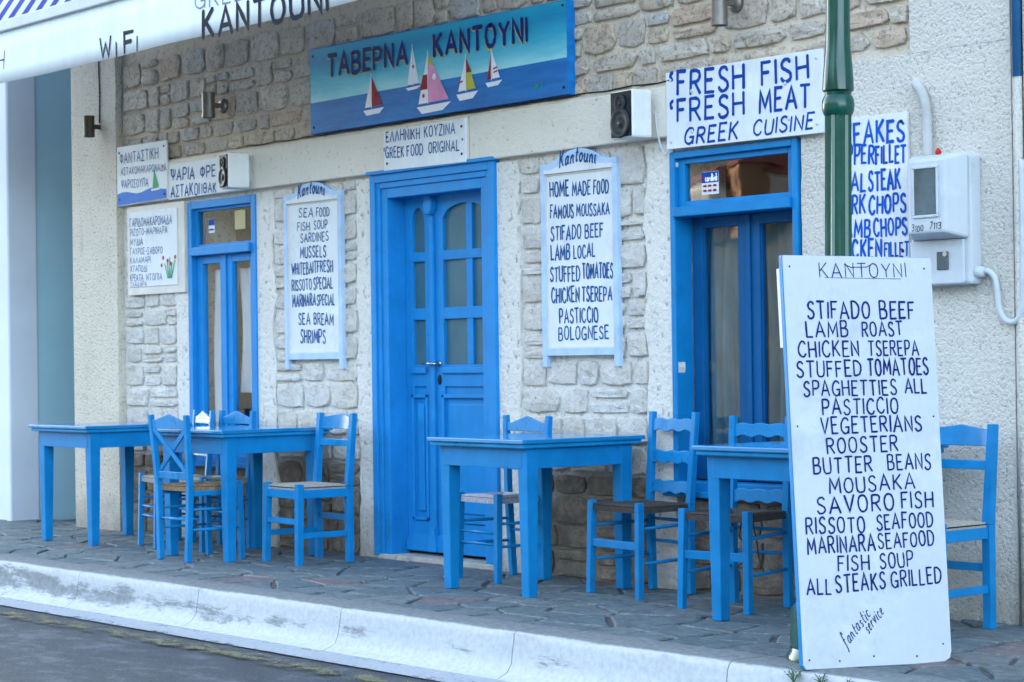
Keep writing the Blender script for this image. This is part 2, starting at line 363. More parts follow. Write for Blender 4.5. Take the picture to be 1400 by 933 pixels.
TXT = {
 'fresh': [
  ("'FRESH",2.649,2.494,3.165,2.478,0.116), ("FISH",3.288,2.478,3.589,2.483,0.108), ("'FRESH",2.646,2.357,3.162,2.349,0.108),
  ("MEAT",3.271,2.347,3.596,2.342,0.105), ("GREEK",2.744,2.238,3.113,2.239,0.079), ("CUISINE",3.224,2.240,3.612,2.242,0.070),
 ],
 'taberna': [
  ("TABEPNA",-0.371,2.917,0.439,2.905,0.122), ("KANTOYNI",0.704,2.914,1.535,2.908,0.123),
 ],
 'ell': [
  ("EΛΛHNIKH",0.214,2.466,0.543,2.461,0.059), ("KOYZINA",0.590,2.463,0.877,2.459,0.059), ("'GREEK",0.191,2.372,0.387,2.368,0.060),
  ("FOOD",0.421,2.369,0.572,2.367,0.059), ("ORIGINAL",0.628,2.367,0.915,2.361,0.059),
 ],
 'fant': [
  ("ΦANTAΣTIKH",-2.974,2.584,-2.449,2.585,0.071), ("AΣTAKOMAKAPONAΔA",-2.965,2.506,-2.341,2.494,0.048), ("ΨAPOΣOYΠA",-2.961,2.413,-2.586,2.402,0.056),
 ],
 'psaria': [
  ("ΨAPIA",-2.290,2.423,-1.988,2.409,0.074), ("ΦPE",-1.908,2.413,-1.722,2.414,0.073), ("AΣTAKOI",-2.293,2.307,-1.928,2.302,0.074),
  ("IΘAK",-1.891,2.305,-1.713,2.304,0.063),
 ],
 'garid': [
  ("ΓAPIΔOMAKAPONAΔA",-2.871,2.135,-2.301,2.128,0.058), ("PIZOTO-MAPINAPA",-2.866,2.073,-2.361,2.067,0.047), ("MYΔIA",-2.868,2.005,-2.695,2.003,0.046),
  ("ΓAYPOΣ-ΣABOPO",-2.869,1.942,-2.429,1.932,0.045), ("KAΛAMAPI",-2.871,1.880,-2.593,1.877,0.043), ("XTAΠOΔI",-2.872,1.820,-2.644,1.818,0.043),
  ("KPEATA",-2.874,1.756,-2.696,1.754,0.046), ("NTOΠIA",-2.650,1.755,-2.437,1.751,0.043), ("ΣXAΔAPA",-2.875,1.715,-2.647,1.717,0.033),
 ],
 'sign1': [
  ("SEA",-0.773,2.083,-0.615,2.073,0.055), ("FOOD",-0.578,2.076,-0.437,2.072,0.054), ("FISH",-0.791,1.997,-0.654,1.994,0.050),
  ("SOUP",-0.606,1.996,-0.460,1.997,0.050), ("SARDINES",-0.756,1.922,-0.451,1.920,0.054), ("MUSSELS",-0.762,1.828,-0.481,1.824,0.068),
  ("WHITEBAIT",-0.858,1.724,-0.585,1.727,0.068), ("FRESH",-0.573,1.729,-0.408,1.729,0.068), ("RISSOTO",-0.860,1.625,-0.640,1.625,0.064),
  ("SPECIAL",-0.614,1.626,-0.412,1.629,0.068), ("MARINARA",-0.853,1.522,-0.599,1.524,0.073), ("SPECIAL",-0.584,1.524,-0.392,1.523,0.063),
  ("SEA",-0.788,1.408,-0.662,1.409,0.068), ("BREAM",-0.619,1.408,-0.410,1.400,0.068), ("SHRIMPS",-0.770,1.298,-0.497,1.291,0.078),
 ],
 'sign2': [
  ("HOME",1.663,2.046,1.817,2.045,0.078), ("MADE",1.848,2.043,1.991,2.040,0.070), ("FOOD",2.019,2.040,2.135,2.038,0.069),
  ("FAMOUS",1.664,1.931,1.854,1.928,0.067), ("MOUSSAKA",1.881,1.930,2.140,1.926,0.062), ("STIFADO",1.666,1.813,1.911,1.810,0.071),
  ("BEEF",1.946,1.814,2.088,1.810,0.069), ("LAMB",1.667,1.706,1.818,1.708,0.078), ("LOCAL",1.853,1.710,2.022,1.710,0.066),
  ("STUFFED",1.657,1.590,1.898,1.589,0.075), ("TOMATOES",1.922,1.596,2.160,1.594,0.077), ("CHICKEN",1.666,1.476,1.891,1.479,0.078),
  ("TSEREPA",1.915,1.479,2.151,1.477,0.073), ("PASTICCIO",1.730,1.364,2.040,1.368,0.074), ("BOLOGNESE",1.720,1.274,2.122,1.277,0.066),
 ],
 'steaks': [
  ("STEAKES",3.726,2.145,4.152,2.141,0.094), ("PEPPER",3.724,2.063,3.970,2.053,0.084), ("FILLET",3.984,2.047,4.159,2.043,0.076),
  ("VEAL",3.731,1.933,3.918,1.927,0.078), ("STEAK",3.938,1.927,4.125,1.924,0.084), ("PORK",3.738,1.830,3.913,1.825,0.082),
  ("CHOPS",3.938,1.822,4.155,1.816,0.080), ("LAMB",3.745,1.721,3.940,1.715,0.078), ("CHOPS",3.967,1.713,4.161,1.714,0.076),
  ("CHICKEN",3.716,1.623,4.009,1.617,0.081), ("FILLET",4.026,1.620,4.168,1.617,0.060),
 ],
 'awn': [
  ("H",-2.365,3.083,-2.203,3.074,0.117), ("WI",-0.961,3.000,-0.766,2.989,0.117), ("FI",-0.666,2.994,-0.505,2.991,0.119),
  ("GREEK",0.149,3.145,0.774,3.134,0.099), ("KANTOUNI",0.237,2.970,1.414,2.977,0.144),
 ],
 'meter': [
  ("3100",4.330,1.706,4.400,1.702,0.022), ("7113",4.437,1.705,4.494,1.705,0.028),
 ],
 'board': [
  ("KANTOYNI",0.161,1.464,0.545,1.471,0.053), ("STIFADO",0.099,1.307,0.371,1.308,0.063), ("BEEF",0.419,1.308,0.572,1.310,0.064),
  ("LAMB",0.090,1.235,0.270,1.238,0.058), ("ROAST",0.335,1.239,0.514,1.245,0.053), ("CHICKEN",0.051,1.161,0.314,1.165,0.058),
  ("TSEREPA",0.358,1.166,0.583,1.168,0.056), ("STUFFED",0.040,1.086,0.320,1.088,0.058), ("TOMATOES",0.351,1.090,0.622,1.094,0.062),
  ("SPAGHETTIES",0.065,1.014,0.473,1.016,0.056), ("ALL",0.513,1.019,0.609,1.021,0.056), ("PASTICCIO",0.143,0.942,0.475,0.946,0.058),
  ("VEGETERIANS",0.131,0.870,0.577,0.877,0.059), ("ROOSTER",0.154,0.795,0.464,0.801,0.056), ("BUTTER",0.090,0.719,0.345,0.725,0.058),
  ("BEANS",0.418,0.727,0.608,0.728,0.056), ("MOUSAKA",0.155,0.645,0.532,0.656,0.056), ("SAVORO",0.098,0.571,0.432,0.578,0.061),
  ("FISH",0.469,0.581,0.609,0.582,0.059), ("RISSOTO",0.045,0.497,0.299,0.496,0.057), ("SEAFOOD",0.354,0.503,0.604,0.507,0.056),
  ("MARINARA",0.047,0.421,0.340,0.427,0.060), ("SEAFOOD",0.357,0.430,0.604,0.437,0.055), ("FISH",0.174,0.354,0.309,0.352,0.054),
  ("SOUP",0.360,0.356,0.504,0.362,0.055), ("ALL",0.034,0.274,0.138,0.272,0.057), ("STEAKS",0.161,0.274,0.376,0.280,0.063),
  ("GRILLED",0.405,0.284,0.627,0.291,0.058), ("fantastic",0.193,0.071,0.305,0.180,0.025), ("service",0.291,0.115,0.364,0.188,0.021),
 ],
}
# ------------------------------------------------------------------ brush lettering: a stroke alphabet
GL = {
'A': (.74, "0,0 .37,1 .74,0|.12,.34 .62,.34"), 'B': (.58, "0,0 0,1|s0,1 .32,1 .48,.9 .46,.66 .3,.54 0,.53|s0,.53 .36,.52 .55,.4 .55,.14 .38,.01 0,0"),
'C': (.62, "s.6,.84 .48,.98 .28,1 .07,.78 0,.48 .07,.18 .3,0 .5,.03 .62,.2"), 'D': (.62, "0,0 0,1|s0,1 .32,.97 .58,.75 .62,.45 .5,.15 .3,.02 0,0"),
'E': (.5, ".5,1 0,1 0,0 .5,0|0,.52 .4,.53"), 'F': (.48, ".48,1 0,1 0,0|0,.54 .38,.54"),
'G': (.66, "s.62,.84 .5,.98 .28,1 .07,.78 0,.48 .07,.18 .3,0 .52,.06 .62,.2|.38,.42 .66,.42 .64,.0"), 'H': (.6, "0,0 0,1|.6,0 .6,1|0,.5 .6,.52"),
'I': (.0, "0,0 0,1"), 'J': (.5, "s.45,1 .46,.3 .36,.03 .15,0 0,.18|.2,1 .6,1"), 'K': (.58, "0,0 0,1|.54,1 0,.42|.16,.55 .58,0"), 'L': (.48, "0,1 0,0 .48,0"),
'M': (.8, "0,0 .06,1 .4,.25 .74,1 .8,0"), 'N': (.6, "0,0 0,1 .6,0 .6,1"), 'O': (.64, "s.32,1 .1,.88 0,.5 .1,.12 .32,0 .54,.12 .64,.5 .54,.88 .32,1"),
'P': (.54, "0,0 0,1|s0,1 .34,1 .53,.88 .52,.6 .34,.46 0,.45"), 'R': (.58, "0,0 0,1|s0,1 .34,1 .52,.88 .51,.64 .34,.52 0,.5|.24,.5 .58,0"),
'S': (.54, "s.5,.86 .38,.99 .18,.98 .05,.82 .1,.62 .3,.5 .5,.34 .5,.12 .32,0 .12,.02 0,.17"), 'T': (.62, "0,1 .62,1|.31,1 .31,0"),
'U': (.6, "s0,1 0,.3 .12,.03 .32,0 .52,.06 .6,.32 .6,1"), 'V': (.66, "0,1 .33,0 .66,1"), 'W': (.84, "0,1 .2,0 .42,.7 .64,0 .84,1"), 'X': (.6, "0,0 .6,1|0,1 .6,0"),
'Y': (.62, "0,1 .31,.48 .62,1|.31,.48 .31,0"), 'Z': (.56, "0,1 .54,1 0,0 .56,0"),
'Γ': (.5, "0,0 0,1 .5,1"), 'Δ': (.72, "0,0 .36,1 .72,0 0,0"), 'Θ': (.64, "s.32,1 .1,.88 0,.5 .1,.12 .32,0 .54,.12 .64,.5 .54,.88 .32,1|.12,.5 .52,.5"), 'Λ': (.7, "0,0 .35,1 .7,0"),
'Π': (.6, "0,0 0,1 .6,1 .6,0"), 'Σ': (.56, ".56,1 0,1 .34,.5 0,0 .56,0"), 'Φ': (.66, ".33,0 .33,1|s.33,.86 .1,.8 0,.54 .1,.28 .33,.2 .56,.28 .66,.54 .56,.8 .33,.86"),
'Ψ': (.66, "s0,.95 .02,.55 .14,.35 .33,.3 .52,.35 .64,.55 .66,.95|.33,0 .33,1"), "'": (.12, "s.12,1 0,.9 .02,.74 .1,.66"), '-': (.4, "0,.45 .4,.47"),
'0': (.56, "s.28,1 .08,.85 0,.5 .08,.14 .28,0 .48,.14 .56,.5 .48,.85 .28,1"), '1': (.15, "0,.8 .15,1 .15,0"), '3': (.5, "s0,.88 .2,1 .45,.9 .42,.64 .2,.54 .46,.42 .48,.12 .2,0 0,.1"), '7': (.5, "0,1 .5,1 .2,0"),
'a': (.46, "s.42,.44 .22,.5 .04,.36 0,.18 .1,.02 .28,.04 .42,.3|s.43,.5 .4,.15 .52,.02"), 'n': (.46, "s0,0 .04,.45|s.03,.28 .18,.48 .36,.44 .38,.15 .46,0"), 't': (.3, "s.16,.85 .1,.3 .16,.02 .3,.06|0,.55 .32,.56"),
'o': (.42, "s.22,.5 .04,.38 0,.2 .12,.0 .3,.03 .42,.24 .36,.44 .22,.5"), 'u': (.46, "s0,.5 .01,.14 .14,0 .3,.06 .4,.3|s.41,.5 .4,.12 .48,0"), 'ı': (.0, "0,0 0,.72"), 'i': (.1, "s.02,.5 0,.12 .1,0|.03,.72 .05,.76"),
'f': (.36, "s.4,.8 .34,1 .2,.95 .16,.5 .1,-.1 .0,-.4 -.1,-.35|0,.42 .34,.46"), 's': (.32, "s.3,.45 .14,.5 .06,.38 .26,.2 .22,.03 0,.03"), 'c': (.34, "s.34,.42 .18,.5 .02,.36 .02,.12 .18,0 .36,.08"),
'e': (.38, "s0,.24 .32,.32 .3,.47 .12,.48 0,.25 .1,.02 .36,.08"), 'r': (.32, "s0,0 .05,.48|s.04,.28 .16,.46 .34,.45"), 'v': (.4, ".0,.48 .16,0 .4,.5"),
}
def cr(pts, k=4):
    out = []
    for i in range(len(pts)-1):
        p0, p1, p2, p3 = pts[max(i-1, 0)], pts[i], pts[i+1], pts[min(i+2, len(pts)-1)]
        for j in range(k):
            t = j/k; out.append(tuple(.5*((2*p1[a]) + (-p0[a]+p2[a])*t + (2*p0[a]-5*p1[a]+4*p2[a]-p3[a])*t*t + (-p0[a]+3*p1[a]-3*p2[a]+p3[a])*t**3) for a in (0, 1)))
    out.append(pts[-1]); return out
def strokes(ch):
    w, s = GL[ch]; L = []
    for q in s.split('|'):
        sm = q[0] == 's'; q = q[1:] if sm else q
        P = [tuple(float(a) for a in z.split(',')) for z in q.split()]
        L.append(cr(P) if sm else P)
    return w, L
class Letters:
    "collects painted strokes; map(u, v, d) takes board coordinates to object space (d = height of the paint above the board)"
    def __init__(s, mp, rnd=3): s.mb = MB(); s.mp = mp; s.k = 0; s.r = random.Random(rnd)
    def ribbon(s, P, wd, dd=0.0):
        # resample straight runs a little so that brush width can wander
        Q = []
        for i in range(len(P)-1):
            n = 2 if math.dist(P[i], P[i+1]) > wd*3 else 1
            for j in range(n): Q.append((P[i][0]+(P[i+1][0]-P[i][0])*j/n, P[i][1]+(P[i+1][1]-P[i][1])*j/n))
        Q.append(P[-1]); n = len(Q); V = []
        s.k += 1; d = .0012 + .0003*(s.k % 6) + dd
        dirs = [((Q[i+1][0]-Q[i][0]), (Q[i+1][1]-Q[i][1])) for i in range(n-1)]
        dirs = [(a/(math.hypot(a, b)+1e-9), b/(math.hypot(a, b)+1e-9)) for a, b in dirs]
        L = []; Rr = []
        for i in range(n):
            a = dirs[max(i-1, 0)]; b = dirs[min(i, n-2)]; tx, ty = a[0]+b[0], a[1]+b[1]; l = math.hypot(tx, ty)
            if l < .25: tx, ty = b; l = 1
            tx /= l; ty /= l; c = max(.55, tx*b[0]+ty*b[1]); w = wd/2/c*s.r.uniform(.86, 1.12)
            L.append((Q[i][0]-ty*w, Q[i][1]+tx*w)); Rr.append((Q[i][0]+ty*w, Q[i][1]-tx*w))
        e0, e1 = dirs[0], dirs[-1]; h = wd*.38
        c0 = (Q[0][0]-e0[0]*h, Q[0][1]-e0[1]*h); c1 = (Q[-1][0]+e1[0]*h, Q[-1][1]+e1[1]*h)
        pts = L + Rr + [c0, c1]; V = [s.mp(x, y, d) for x, y in pts]
        F = [(i, n+i, n+i+1, i+1) for i in range(n-1)] + [(2*n, n, 0), (n-1, 2*n-1, 2*n+1)]
        s.mb.add(V, F)
    def line(s, text, x0, z0, x1, z1, h, wt=.15, jit=.04, slant=0.0, dd=0.0, dx=0, dz=0, arc=0):
        gap = .31; W_ = sum(GL[c][0] for c in text) + gap*(len(text)-1)
        if len(text) == 1: W_ = GL[text][0]
        sx = math.hypot(x1-x0, z1-z0)/max(W_, .01); a = math.atan2(z1-z0, x1-x0); ca, sa = math.cos(a), math.sin(a); u = 0
        for c in text:
            w, L = strokes(c); hh = h*s.r.uniform(1-jit, 1+jit*1.2); oz = h*s.r.uniform(-jit, jit); tl = s.r.uniform(-.03, .03)
            for P in L:
                Q = []
                for (px, py) in P:
                    X = (u + px)*sx + (slant+tl)*py*hh + s.r.uniform(-1, 1)*h*.008; Z = py*hh + oz + s.r.uniform(-1, 1)*h*.008
                    if arc: Z += arc*(1-(2*(u+px)/W_-1)**2)
                    Q.append((x0+dx+X*ca-Z*sa, z0+dz+X*sa+Z*ca))
                s.ribbon(Q, h*wt*s.r.uniform(.92, 1.08), dd)
            u += w + gap
    def dot(s, x, z, r, dd=0):
        s.k += 1; d = .0012 + .0003*(s.k % 6) + dd; s.mb.add([s.mp(x+r*math.cos(k*math.pi/4), z+r*math.sin(k*math.pi/4)*1.1, d) for k in range(8)], [tuple(range(8))])
    def build(s, mat, parent, name='lettering'): return s.mb.build(name, mat, parent)
def wallmap(y): return lambda x, z, d: (x, y-d, z)
m_beige = paint('beige_sticker_print', (.42,.36,.18), .5, .1)
# ------------------------------------------------------------------ ground
road = MB().add([(-400,-17,-.2),(400,-17,-.2),(400,-1.74,-.2),(-400,-1.74,-.2)], [(0,1,2,3)]).build('road', m_asph); tag(road, kind='structure')
MB().box(-400,-17.0,-1.6,400,-16.6,-.05).build('quay_edge', m_kerb, road)
MB().add([(-12,-2.01,-.192),(-12,-1.80,-.192),(14,-1.80,-.192),(14,-2.01,-.192)], [(0,3,2,1)]).build('gutter_paint', m_gutter, road)
yl = MB(); n = 60
for i in range(n): 
    x0, x1 = -8+22*i/n, -8+22*(i+1)/n
    def off(x): return .012*math.sin(x*1.3)+.01*math.sin(x*4.1)
    yl.add([(x0,-2.28+off(x0),-.188),(x0,-2.10+off(x0),-.188),(x1,-2.10+off(x1),-.188),(x1,-2.28+off(x1),-.188)], [(0,3,2,1)])
yl.build('yellow_line', m_yline, road)
sea = MB().add([(-900,-700,-1.2),(900,-700,-1.2),(900,-16.9,-1.2),(-900,-16.9,-1.2)], [(0,1,2,3)]).build('sea', m_water); tag(sea, kind='structure')
# hillside across the harbour (seen only as a reflection in the window panes)
def hillz(x, y):
    j = max(0, min(1, (-190-y)/190)); i = (x+760)/1000*89
    return -3 + 125*j**.75*(1+.22*math.sin(i*.17)+.12*math.sin(i*.41+1)) + 2.5*noise.noise(Vector((x*.03, y*.03, 0)))
hv = []; hf = []; nx, ny = 110, 22
for j in range(ny):
    for i in range(nx):
        x = -760 + 1000*i/(nx-1); y = -185 - 200*j/(ny-1); hv.append((x, y, hillz(x, y)))
for j in range(ny-1):
    for i in range(nx-1): a = j*nx+i; hf.append((a, a+1, a+nx+1, a+nx))
hill = MB().add(hv, hf).build('hillside', m_hill, smooth=True); tag(hill, kind='structure')
def atz(x, zt):
    y = -190.0
    while y > -380 and hillz(x, y) < zt: y -= 1
    return y
for k, (hx, zt, w, d, h, rz, wm, lab) in enumerate([
    (-.961,.094,11,8,5.5,.5,m_house,'ochre house with a low terracotta roof across the harbour, the largest of the three'),
    (-1.0,.094,8,7,3.5,.4,m_houew,'white house with terracotta roof on the far shore'),
    (-.937,.096,7,7,4,.9,m_houew,'small white house higher up the far hillside')]):
    hy = -185.0
    while hy > -380 and hillz(-hx*hy, hy) < 2-zt*hy: hy -= 1
    hx, hz = -hx*hy, 2-zt*hy
    t = thing('far_house', lab, 'house', (hx, hy, hz), rz)
    MB().box(-w/2,-d/2,-4,w/2,d/2,h).build('wall', wm, t)
    rf = MB(); e = .6; rh = 2.6
    rf.add([(-w/2-e,-d/2-e,h),(w/2+e,-d/2-e,h),(w/2+e,d/2+e,h),(-w/2-e,d/2+e,h),(-w/2+2.5,0,h+rh),(w/2-2.5,0,h+rh)], [(0,1,5,4),(1,2,5),(2,3,4,5),(3,0,4),(3,2,1,0)]); rf.build('roof', m_tile, t)
    for q in range(3):
        for y_ in (d/2,): MB().box(-w/2+1.2+q*(w-3.2)/2, y_, h-3.2, -w/2+2.2+q*(w-3.2)/2, y_+.1, h-1.4).build('window', m_black, t)

# pavement: mortar bed with individual flagstones
pave = MB().box(-14,-1.49,-.5,16,.25,-.012).build('pavement', m_grout); tag(pave, kind='structure')
MB().box(-4.62,.26,-.3,-3.74,2.4,-.016).build('alley_slab', m_grout, pave)
random.seed(21)
def clip(poly, px, py, nx_, ny_):
    out = []
    for i in range(len(poly)):
        a, b = poly[i], poly[(i+1) % len(poly)]
        da = (a[0]-px)*nx_+(a[1]-py)*ny_; db = (b[0]-px)*nx_+(b[1]-py)*ny_
        if da <= 0: out.append(a)
        if (da < 0) != (db < 0) and abs(da-db) > 1e-12: t_ = da/(da-db); out.append((a[0]+(b[0]-a[0])*t_, a[1]+(b[1]-a[1])*t_))
    return out
seeds = []
x = -6.2; 
while x < 7.2:
    st = U(.24,.42); yy = -1.49 + U(.05,.2)
    while yy < .2: seeds.append((x+U(-.13,.13), yy+U(-.05,.05))); yy += U(.17,.33)
    x += st
for i, (sx, sy) in enumerate(seeds):
    P = [(sx-.6, max(sy-.6,-1.485)), (sx+.6, max(sy-.6,-1.485)), (sx+.6, min(sy+.6,.22)), (sx-.6, min(sy+.6,.22))]
    for j, (tx, ty) in enumerate(seeds):
        if j == i or abs(tx-sx) > 1.3 or abs(ty-sy) > 1.3: continue
        mx, my = (sx+tx)/2, (sy+ty)/2; dx, dy = tx-sx, ty-sy; l = math.hypot(dx, dy); g = random.Random(min(i,j)*977+max(i,j)).uniform(.003,.007)
        P = clip(P, mx-dx/l*g, my-dy/l*g, dx/l, dy/l)
        if len(P) < 3: break
    if len(P) < 3: continue
    Q = []
    for a in range(len(P)):
        p, q = P[a], P[(a+1) % len(P)]; l = math.dist(p, q)
        if l < .02: continue
        Q.append((p[0]*.97+sx*.03, p[1]*.97+sy*.03))
        if l > .14: t_ = U(.35,.65); nx_, ny_ = (q[1]-p[1])/l, -(q[0]-p[0])/l; o_ = U(-.016,.004); Q.append((p[0]+(q[0]-p[0])*t_+nx_*o_, p[1]+(q[1]-p[1])*t_+ny_*o_))
    if len(Q) < 3: continue
    zt = U(-.004,.002); tx_, ty_ = U(-.006,.006), U(-.006,.006); n = len(Q); c = (sum(q[0] for q in Q)/n, sum(q[1] for q in Q)/n)
    V = [(q[0], q[1], -.03) for q in Q] + [(q[0], q[1], zt-.006+(q[0]-c[0])*tx_+(q[1]-c[1])*ty_) for q in Q] + [(c[0]+(q[0]-c[0])*.94, c[1]+(q[1]-c[1])*.94, zt+(q[0]-c[0])*tx_+(q[1]-c[1])*ty_) for q in Q]
    F = [(k, (k+1) % n, n+(k+1) % n, n+k) for k in range(n)] + [(n+k, n+(k+1) % n, 2*n+(k+1) % n, 2*n+k) for k in range(n)] + [tuple(2*n+k for k in range(n))]
    fs = MB().add(V, F).build('flagstone', m_slate, pave)
# kerb: one stone after the other
kerb = bpy.data.objects.new('kerb', None); COL.objects.link(kerb); kerb.location = (0,-1.7,-.2); tag(kerb, kind='structure')
prof = [(-1.487,-.3),(-1.487,.004),(-1.60,.006),(-1.683,.003),(-1.700,-.006),(-1.708,-.028),(-1.714,-.08),(-1.724,-.13),(-1.745,-.165),(-1.79,-.186),(-1.82,-.196),(-1.82,-.3)]
x = -9.63; ks = []
while x < 12:
    L = 1.30; V = []; F = []; n = len(prof); m = 14; sd_ = U(0,100)
    for i in range(m+1):
        X = x + .003 + (L-.006)*i/m
        for j, (py, pz) in enumerate(prof):
            a = .006*noise.noise(Vector((X*2.2, j*.8, 3))) + .004*noise.noise(Vector((X*9, j*2, 3))) if 2 < j < 10 else 0
            V.append((X, py - a + 1.7, pz + a*.6 + .2))
    for i in range(m):
        for j in range(n-1): F.append((i*n+j, (i+1)*n+j, (i+1)*n+j+1, i*n+j+1))
    F += [tuple(range(n)), tuple(m*n+j for j in range(n-1,-1,-1))]
    o = MB().add(V, F).build('kerb_stone', m_kerb, kerb, smooth=True)
    md = o.modifiers.new('es', 'EDGE_SPLIT'); md.split_angle = R(50); x += L

# ------------------------------------------------------------------ the taverna building
bld = thing('taverna_building', 'stone fronted taverna with lime plaster, cream lintel band and blue joinery', 'building', (0.5, 0, 0))
bld_off = Vector((0.5,0,0))
def bp(mb, name, mat, **k):
    mb.v = [(v[0]-.5, v[1], v[2]) for v in mb.v]; return mb.build(name, mat, bld, **k)
def sub(mb, name, mat, parent, **k):
    mb.v = [(v[0]-.5, v[1], v[2]) for v in mb.v]; return mb.build(name, mat, parent, **k)
OP = {'w1': (-2.12,.52,-1.30,2.255), 'd': (.06,.0,1.13,2.23), 'w2': (2.62,.50,3.46,2.20)}
w = MB(); Y0, Y1 = .014, .36
xs = [-3.66, -2.12, -1.30, .06, 1.13, 2.62, 3.46, 4.72]
for a, b in ((-3.66,-2.12),(-1.30,.06),(1.13,2.62),(3.46,4.72)): w.box(a, Y0, -.3, b, Y1, 2.27)
w.box(-2.12, Y0, -.3, -1.30, Y1, .52); w.box(-2.12, Y0, 2.255, -1.30, Y1, 2.27); w.box(.06, Y0, -.3, 1.13, Y1, .0); w.box(.06, Y0, 2.23, 1.13, Y1, 2.27)
w.box(2.62, Y0, -.3, 3.46, Y1, .50); w.box(2.62, Y0, 2.20, 3.46, Y1, 2.27); w.box(-3.66, Y0, 2.27, 4.72, Y1, 3.5)
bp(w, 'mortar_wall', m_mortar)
w = MB(); w.box(-3.66, .0, 3.5, 4.72, Y1, 7.6); bp(w, 'upper_wall', m_rough)  # unseen upper storey, carried up so the building shades the street
w = MB(); w.box(-3.66, .36, -.3, -3.46, 8, 7.6); w.box(4.52, .36, -.3, 4.72, 8, 7.6); w.box(-3.46, 7.8, -.3, 4.52, 8, 7.6); w.box(-3.46, .36, 7.4, 4.52, 7.8, 7.6); bp(w, 'shell', m_rough)
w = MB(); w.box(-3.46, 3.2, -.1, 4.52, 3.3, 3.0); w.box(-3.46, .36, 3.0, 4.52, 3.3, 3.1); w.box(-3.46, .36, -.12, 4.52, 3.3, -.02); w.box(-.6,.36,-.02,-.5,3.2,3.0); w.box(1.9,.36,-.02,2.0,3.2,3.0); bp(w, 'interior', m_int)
def wavy(x0, z0, x1, z1, y0, y1, amp=.012, left=True, right=True, top=False, step=.06, seed=1):
    "plaster patch whose free vertical edges wander"
    n = max(2, int((z1-z0)/step)); L = []; Rr = []
    for i in range(n+1):
        z = z0+(z1-z0)*i/n
        L.append((x0+(amp*2*noise.noise(Vector((z*4, seed, 0)))+amp*noise.noise(Vector((z*17, seed, 0))) if left else 0), z))
        Rr.append((x1+(amp*2*noise.noise(Vector((z*4, seed+50, 0)))+amp*noise.noise(Vector((z*17, seed+50, 0))) if right else 0), z))
    mb = MB()
    for i in range(n):
        a, b, c, d = L[i], Rr[i], Rr[i+1], L[i+1]
        V = [(p[0], y0, p[1]) for p in (a,b,c,d)] + [(p[0], y1, p[1]) for p in (a,b,c,d)]
        mb.add(V, [(0,1,2,3),(1,5,6,2),(4,0,3,7)] + ([(4,5,1,0)] if i == 0 else []) + ([(3,2,6,7)] if i == n-1 else []))
    return mb
# pilaster, right-hand render, plaster margins round the openings
bp(wavy(-3.70,-.02,-3.045,3.5,-.045,.10,.004,seed=2,left=False), 'pilaster', m_rough_old)
bp(MB().box(-3.70,.10,-.3,-3.662,3.0,7.6), 'flank_render', m_rough_old)
bp(wavy(3.50,-.02,4.735,2.53,-.010,.05,.012,seed=5,right=False), 'roughcast_panel', m_rough)
bp(wavy(4.175,2.53,4.735,3.5,-.012,.05,.006,seed=6,right=False), 'roughcast_panel', m_rough)
bp(wavy(2.40,-.02,2.612,2.27,-.006,.04,.018,seed=7,right=True), 'plaster_margin', m_smooth)
bp(wavy(1.17,-.02,1.37,2.27,-.006,.04,.02,seed=8,left=False), 'plaster_margin', m_smooth)
bp(wavy(-.17,-.02,.0,2.27,-.006,.04,.022,seed=9,right=False), 'plaster_margin', m_smooth)
bp(wavy(-1.30,-.02,-1.09,2.27,-.006,.04,.022,seed=10,left=False), 'plaster_margin', m_smooth)
bp(wavy(-2.30,-.02,-2.12,2.27,-.006,.04,.02,seed=11,right=False), 'plaster_margin', m_smooth)
# lintel band
bp(MB().box(-3.04,-.040,2.292,.972,.03,2.548), 'lintel_band', m_beam, bevel=.008)
bp(MB().box(.978,-.036,2.290,2.60,.03,2.548), 'lintel_band', m_beam, bevel=.008)
bp(MB().box(2.604,-.030,2.27,3.70,.03,2.535), 'lintel_band', m_beam, bevel=.008)
bp(MB().box(-3.04,-.028,2.548,2.62,.02,2.562), 'lintel_band', m_beam)

# rubble stones, each one its own
random.seed(11)
stones = []
def courses(x0, x1, z0, z1, h0, h1, w0, w1, mat, gap=.016, wob=.2, wild=0.0):
    z = z0
    while z < z1-.05:
        h = U(h0, h1)
        if z+h > z1-.06: h = z1-z
        x = x0
        while x < x1-.03:
            w = U(w0, w1)
            if x+w > x1-.09: w = x1-x
            parts = [(x, z, w, h)]
            if h > .12 and random.random() < .22+wild: k = U(.4,.6); parts = [(x, z, w, h*k), (x, z+h*k, w, h*(1-k))]
            elif w > .3 and random.random() < wild: k = U(.35,.65); parts = [(x, z, w*k, h), (x+w*k, z, w*(1-k), h)]
            for (a, b, c, d) in parts: stones.append((a, b, c, d, mat, gap, wob))
            x += w
        z += h
def zone(x0, x1, top=2.28):
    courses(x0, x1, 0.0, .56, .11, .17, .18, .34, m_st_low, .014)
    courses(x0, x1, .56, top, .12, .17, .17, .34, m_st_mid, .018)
zone(-3.02,-2.31); zone(-1.09,-.18); zone(1.385,2.40)
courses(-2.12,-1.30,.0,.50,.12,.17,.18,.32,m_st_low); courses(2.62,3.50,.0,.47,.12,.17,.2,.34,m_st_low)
courses(-3.03,4.16,2.568,3.30,.095,.18,.12,.40,m_st_top,.012,.30,.14)
